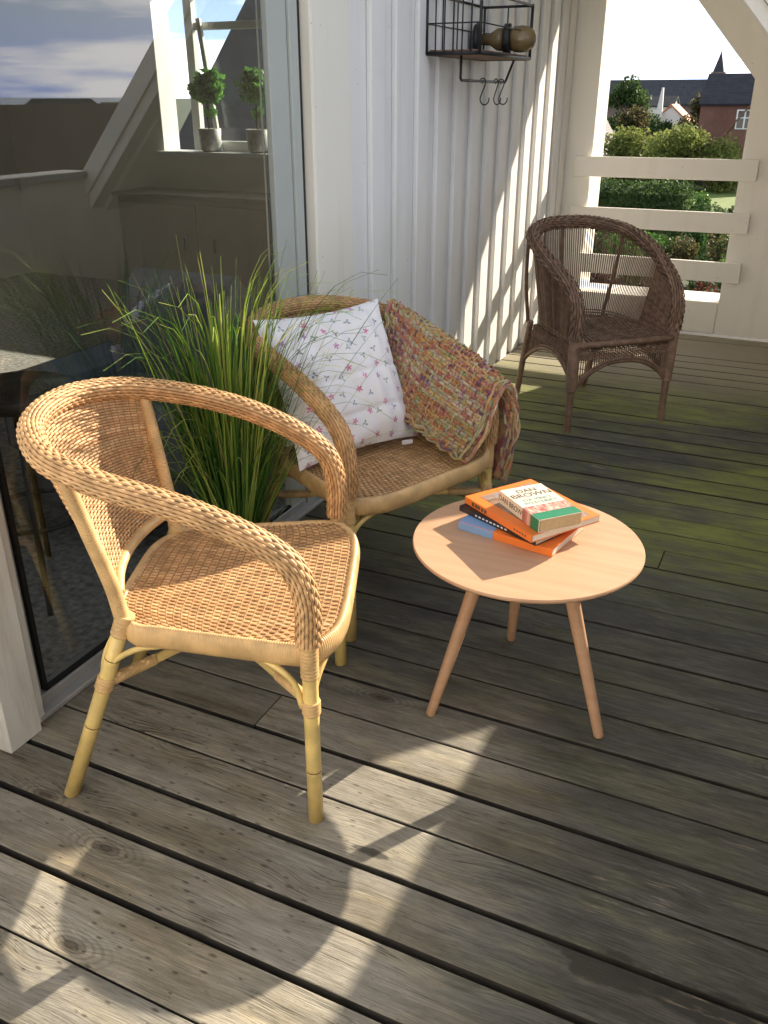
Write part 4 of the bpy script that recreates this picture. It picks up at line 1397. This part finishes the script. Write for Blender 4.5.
mb = MB(); mb.quads([(-10, 57, GZ + .02), (6, 57, GZ + .02), (6, 84, GZ + .02), (-10, 84, GZ + .02)]); o = mb.build('lawn', M['lawn']); tag(o, 'sunlit lawn of the garden beyond the railing', 'lawn', None, 'structure')

M['l_olive'] = mat_leaf('olive_leaf', [(0, (.09, .125, .028)), (.5, (.18, .22, .055)), (1, (.32, .34, .10))], .6)
M['l_dark'] = mat_leaf('dark_leaf', [(0, (.026, .055, .017)), (.6, (.06, .11, .032)), (1, (.12, .17, .055))], .55)
M['l_green'] = mat_leaf('green_leaf', [(0, (.03, .09, .018)), (.6, (.075, .17, .03)), (1, (.18, .28, .06))], .5)
M['l_red'] = mat_leaf('copper_leaf', [(0, (.045, .014, .012)), (.6, (.10, .035, .025)), (1, (.17, .075, .045))], .55)
M['l_conifer'] = mat_leaf('conifer_leaf', [(0, (.015, .045, .012)), (.6, (.035, .09, .02)), (1, (.07, .14, .035))], .6)
M['l_brown'] = mat_leaf('brownish_leaf', [(0, (.045, .045, .02)), (.6, (.10, .09, .035)), (1, (.17, .14, .06))], .6)


def tree(name, label, x, y, top, r, mat, n, size, seed, group='trees in the gardens beyond the railing', cat='tree', low=.35):
    g = GZ; h = top - g
    root = thing(name, label, cat, (x, y, g), 0, group)
    rg = np.random.default_rng(seed)
    q = MB(); q.tube([(0, 0, 0), (.05 * r, 0, h * .3), (0, .05 * r, h * .62)], [.10 * r, .075 * r, .03 * r], 8, n=10)
    for i in range(5):
        a = rg.random() * 6.28; z0 = h * rg.uniform(.25, .5)
        q.tube([(0, 0, z0), (.35 * r * math.cos(a), .35 * r * math.sin(a), z0 + h * .14), (.65 * r * math.cos(a), .65 * r * math.sin(a), z0 + h * .25)], [.04 * r, .028 * r, .012 * r], 6, n=6)
    q.build('trunk', M['bark'], root)
    blobs = []
    for i in range(15):
        a = rg.random() * 6.28; zz = rg.uniform(low, .88); rad = r * (.75 * math.sin(math.pi * min(1, (zz - low + .12) / (1.08 - low))) ** .7) * math.sqrt(rg.random())
        s = r * rg.uniform(.3, .52)
        blobs.append((rad * math.cos(a), rad * math.sin(a), h * zz - .1 * r, s, s, s * rg.uniform(.6, .9)))
    blobs.append((0, 0, h - .42 * r, .42 * r, .42 * r, .42 * r))
    q = MB(); leaf_cloud(q, blobs, n, size, seed=seed, hollow=.5)
    q.build('crown', mat, root)
    return root


def bush(name, label, x, y, top, rx, ry, mat, n, size, seed, cat='bush', group='shrubs in the garden', z0=GZ, cone=False):
    rg = np.random.default_rng(seed)
    h = top - z0; blobs = []
    if cone:
        for i in range(9):
            f = i / 8; blobs.append((0, 0, h * (.06 + .84 * f), rx * (1 - .82 * f), ry * (1 - .82 * f), h * .12))
    else:
        for i in range(9):
            a = rg.random() * 6.28
            blobs.append((rx * .5 * math.cos(a), ry * .5 * math.sin(a), h * rg.uniform(.25, .72), rx * rg.uniform(.35, .55), ry * rg.uniform(.35, .55), h * rg.uniform(.18, .28)))
    q = MB(); leaf_cloud(q, blobs, n, size, seed=seed, hollow=.6)
    if cone: q.tube([(0, 0, 0), (0, 0, h * .9)], [.06, .015], 6)
    return tag(q.build(name, mat, None, (x, y, z0)), label, cat, group)


# trees and shrubs of the gardens
tree('tree', 'dark round-headed tree standing before the long church roof', -22.0, 122, 3.9, 3.6, M['l_dark'], 6000, .20, 21)
tree('tree', 'olive brown tree in front of the dark round-headed tree', -16.9, 100, .6, 2.6, M['l_brown'], 4500, .16, 22)
tree('tree', 'olive green tree between the orange roof and the brick house', -11.0, 104, 1.9, 2.5, M['l_brown'], 4500, .16, 23)
tree('tree', 'broad pale olive tree above the top rail on the left', -14.6, 84, -.9, 3.3, M['l_olive'], 9000, .125, 24, low=.2)
tree('tree', 'broad bright olive tree above the top rail in the middle', -9.2, 80, -.4, 3.3, M['l_olive'], 9500, .125, 25, low=.2)
tree('tree', 'low olive tree in front of the brick gable', -5.8, 79, -1.5, 2.6, M['l_olive'], 6000, .12, 26, low=.15)
tree('tree', 'small olive tree wedged between the two broad olive trees', -12.0, 88, -1.2, 2.4, M['l_olive'], 5000, .13, 27, low=.2)
bush('round_shrub', 'clipped dark round shrub in front of the orange roof', -13.2, 94, .15, 1.3, 1.3, M['l_dark'], 2600, .11, 31, z0=-3.2)
bush('bush', 'dark bush in the shade behind the lawn', -8.0, 88, -2.6, 3.5, 1.5, M['l_dark'], 1400, .2, 32)
bush('bush', 'dark leafy bush at the right end of the lawn', -3.3, 86, -2.6, 2.5, 1.5, M['l_dark'], 1200, .2, 33)
bush('bush', 'small rounded green bush at the edge of the lawn', -4.9, 56, -3.35, 1.1, .9, M['l_green'], 2400, .065, 34)
bush('conifer', 'small cone-shaped conifer in front of the hedge', -3.4, 46, -2.9, .75, .75, M['l_conifer'], 3200, .055, 35, 'conifer', 'conifers in the garden', cone=True)
bush('conifer', 'cone-shaped green conifer beside the copper bush', -1.55, 31.5, -2.75, .62, .62, M['l_conifer'], 4000, .045, 36, 'conifer', 'conifers in the garden', cone=True)
bush('bush', 'bright green leafy bush seen between the lower rails', -3.1, 30, -2.7, 1.0, .8, M['l_green'], 3200, .055, 37)
bush('copper_bush', 'copper red leaved bush seen under the lowest rail', -1.55, 27.0, -3.0, 1.3, .9, M['l_red'], 4500, .05, 38)
bush('copper_bush', 'copper red leaved bush on the right behind the wicker chair back', -4.6, 29, -2.9, 1.3, .9, M['l_red'], 3500, .055, 39)
bush('bush', 'dark green ivy-like bush on the right below the middle rail', -.5, 33, -2.6, .9, .8, M['l_green'], 2600, .055, 40)


for i, (x_, y_, t_, m_, w_) in enumerate(((-6.6, 41, -3.5, 'l_dark', 'dark green shrub low behind the left post'), (-5.0, 38, -3.4, 'l_green', 'mid green shrub showing through the wicker back'),
        (-3.6, 40, -3.5, 'l_dark', 'dark shrub between the bright bush and the hedge'), (-2.4, 38, -3.35, 'l_brown', 'brownish shrub left of the cone-shaped conifer'), (-.9, 39, -3.4, 'l_dark', 'dark shrub right of the cone-shaped conifer'),
        (-2.3, 24.5, -3.7, 'l_green', 'low green shrub below the copper bush'), (-3.2, 23.5, -3.75, 'l_red', 'low copper shrub under the bright green bush'), (.2, 26, -3.4, 'l_green', 'green shrub close to the right wall'))):
    bush('bush', w_, x_, y_, t_, 1.25, 1.0, M[m_], 2200, .065, 60 + i)


def hedge(label, x0, x1, yy, top, dp, mat, n, seed):
    rg = np.random.default_rng(seed); blobs = []
    k = max(3, int((x1 - x0) / .7))
    for i in range(k):
        for zf in (.25, .6, .88):
            blobs.append((x0 + (x1 - x0) * (i + .5) / k, rg.uniform(-.2, .2), (top - GZ) * zf + rg.uniform(-.15, .12), .62, dp, (top - GZ) * .19))
    q = MB(); leaf_cloud(q, blobs, n, .075, seed=seed, hollow=.7)
    q.box(((x0 + x1) / 2, 0, (top - GZ) * .42), (x1 - x0 - .4, dp * .9, (top - GZ) * .8))
    return tag(q.build('hedge', mat, None, (0, yy, GZ)), label, 'hedge', 'hedges in the garden')


hedge('tall dark hedge running left from the lawn', -13.0, -4.6, 51, -2.75, .9, M['l_dark'], 16000, 41)
hedge('lower dark hedge in front of the bright lawn', -4.4, 2.0, 50, -3.75, .8, M['l_dark'], 9000, 42)

# ---- houses
M['brick'] = mat_brick('red_brick', (.20, .085, .055), (.26, .115, .075), (.26, .22, .19), 4.0)
M['tile_dark'] = mat_tiles('slate_tiles', (.030, .032, .038)); M['tile_orange'] = mat_tiles('orange_tiles', (.46, .17, .075)); M['tile_brown'] = simple('brown_tiles', (.050, .026, .018), .9, .3, 1.5, .1)
M['render_w'] = simple('white_render', (.72, .70, .66), .85, .06, .8); M['church_roof'] = mat_tiles('church_slate', (.055, .058, .065)); M['church_wall'] = simple('church_stone', (.20, .14, .11), .9, .2, .5)
M['pane_dark'] = simple('dark_panes', (.03, .035, .04), .1, .1, 3, .6)


def gable_house(name, label, x, y, wid, dep, eave, ridge, wall, roof, along='x', cat='house', group=None, win=()):
    """box with a pitched roof; ridge runs along x or y"""
    root = thing(name, label, cat, (x, y, GZ), 0, group)
    e = eave - GZ; rr = ridge - GZ; hx, hy = wid / 2, dep / 2
    q = MB()
    if along == 'x':
        q.prism([(-hy, 0), (hy, 0), (hy, e), (0, rr - .12), (-hy, e)], 0, -hx, hx)
    else:
        q.prism([(-hx, 0), (hx, 0), (hx, e), (0, rr - .12), (-hx, e)], 1, -hy, hy)
    q.build('wall', wall, root)
    q = MB(); ov = .25; half = hy if along == 'x' else hx
    sl = (rr - e) / half
    poly = [(-half - ov, e - ov * sl), (0, rr - .1), (half + ov, e - ov * sl), (half + ov, e - ov * sl + .16), (0, rr + .08), (-half - ov, e - ov * sl + .16)]
    q.prism(poly, 0 if along == 'x' else 1, -(hx if along == 'x' else hy) - .2, (hx if along == 'x' else hy) + .2)
    q.build('roof', roof, root)
    for (wx, wz, w_, h_) in win:
        f = MB(); f.box((wx, -hy - .03, wz - GZ), (w_, .1, h_), bev=.01); fr_ = f.build('window', M['frame_white'], root)
        f = MB()
        nx = 2
        for i in range(nx):
            for j, (a, b) in enumerate(((.06, .56), (.62, .94))):
                f.box((wx + (i - .5) * w_ * .46, -hy - .085, wz - GZ - h_ / 2 + h_ * (a + b) / 2), (w_ * .36, .012, h_ * (b - a)))
        f.build('pane', M['pane_dark'], fr_)
    return root


gable_house('brick_house', 'red brick gable house with a white window beside the right wall', -3.2, 88.5, 9.0, 7.0, -2.9, 2.9, M['brick'], M['brick'], 'y', group='houses beyond the gardens', win=((-1.95, -.28, 1.35, 1.5),))
gable_house('brick_house', 'brick house under a tall black roof behind the gable house', -3.4, 99.5, 13.2, 9.0, .85, 3.4, M['brick'], M['tile_dark'], 'x', group='houses beyond the gardens')
gable_house('town_house', 'house with an orange tiled roof among the trees', -15.6, 117, 6.0, 5.0, -2.0, .6, M['render_w'], M['tile_orange'], 'y', group='houses beyond the gardens')
gable_house('town_house', 'white house end with a dark roof left of the orange roof', -20.0, 132, 4.6, 5, .35, 1.5, M['render_w'], M['tile_dark'], 'x', group='houses beyond the gardens')
gable_house('town_house', 'dark roofed house at the left edge of the view', -22.6, 105, 4.5, 7, -3.0, .6, M['render_w'], M['tile_dark'], 'y', group='houses beyond the gardens')
wg = MB(); wg.prism([(-.9, 0), (.5, 0), (.5, 4.2), (.3, 7.9), (.12, 7.9)], 1, 0, .5)
tag(wg.build('stepped_gable', M['render_w'], None, (-16.9, 113.6, GZ)), 'pointed white gable rising beside the orange roof', 'gable')
chh = thing('church', 'long grey roofed church with a pointed spire on the skyline', 'church', (-30, 260, GZ))
q = MB(); q.prism([(-7, 0), (7, 0), (7, 5.5), (0, 10.6), (-7, 5.5)], 0, -26, 8); q.build('nave', M['church_wall'], chh)
q = MB(); q.prism([(-7.5, 5.0), (0, 10.55), (7.5, 5.0), (7.5, 5.4), (0, 11.0), (-7.5, 5.4)], 0, -26.4, 8.2); q.build('roof', M['church_roof'], chh)
q = MB(); q.box((3.2, -1, 6.3), (3.3, 3.3, 12.6)); q.build('tower', M['church_wall'], chh)
q = MB(); q.add([(1.9, -2.3, 12.6), (4.5, -2.3, 12.6), (4.5, .3, 12.6), (1.9, .3, 12.6), (3.2, -1, 17.4)], [[0, 1, 4], [1, 2, 4], [2, 3, 4], [3, 0, 4], [3, 2, 1, 0]], 0, False); q.build('spire', M['church_roof'], chh)

# seaward side, seen as a reflection in the glass
hs = gable_house('brown_roof_house', 'house with a long brown tiled roof reflected in the glass', 19.0, 22.0, 9.0, 11, -3.2, 1.15, M['render_w'], M['tile_brown'], 'y', group='houses reflected in the glass')
q = MB(); q.box((-2.6, -1.6, 5.0), (.9, .7, .06), roty(R(-44)), bev=.01); sk = q.build('skylight', M['frame_white'], hs)
q = MB(); q.box((-2.63, -1.6, 5.04), (.72, .52, .02), roty(R(-44))); q.build('pane', M['pane_dark'], sk)
gable_house('brown_roof_house', 'second brown tiled roof further left in the reflection', 15.5, 9.5, 8, 9, -3.0, 1.0, M['render_w'], M['tile_brown'], 'x', group='houses reflected in the glass')
rg = np.random.default_rng(9)
for i in range(12):
    gable_house('town_house', 'small distant house of the reflected town skyline', 60 + rg.uniform(0, 60), 55 + i * 9 + rg.uniform(-3, 3), rg.uniform(7, 12), rg.uniform(7, 10), rg.uniform(-2.6, -1.4), rg.uniform(.2, 1.2),
                M['render_w'] if i % 3 else M['brick'], M['tile_dark'] if i % 2 else M['tile_brown'], 'x' if i % 2 else 'y', group='distant houses of the reflected town')
# neighbour seen through the inner window
nb_ = gable_house('neighbour_house', 'pale neighbour house with dark roof seen through the inner window', -9.0, 22, 7.0, 8, -.2, 3.6, M['render_w'], M['tile_dark'], 'x', group='houses beyond the gardens')
bush('bush', 'grey green shrub seen through the inner window between the topiaries', -4.6, 12.5, 1.9, .55, .5, M['l_olive'], 900, .06, 44, z0=-.3 - 5.2)
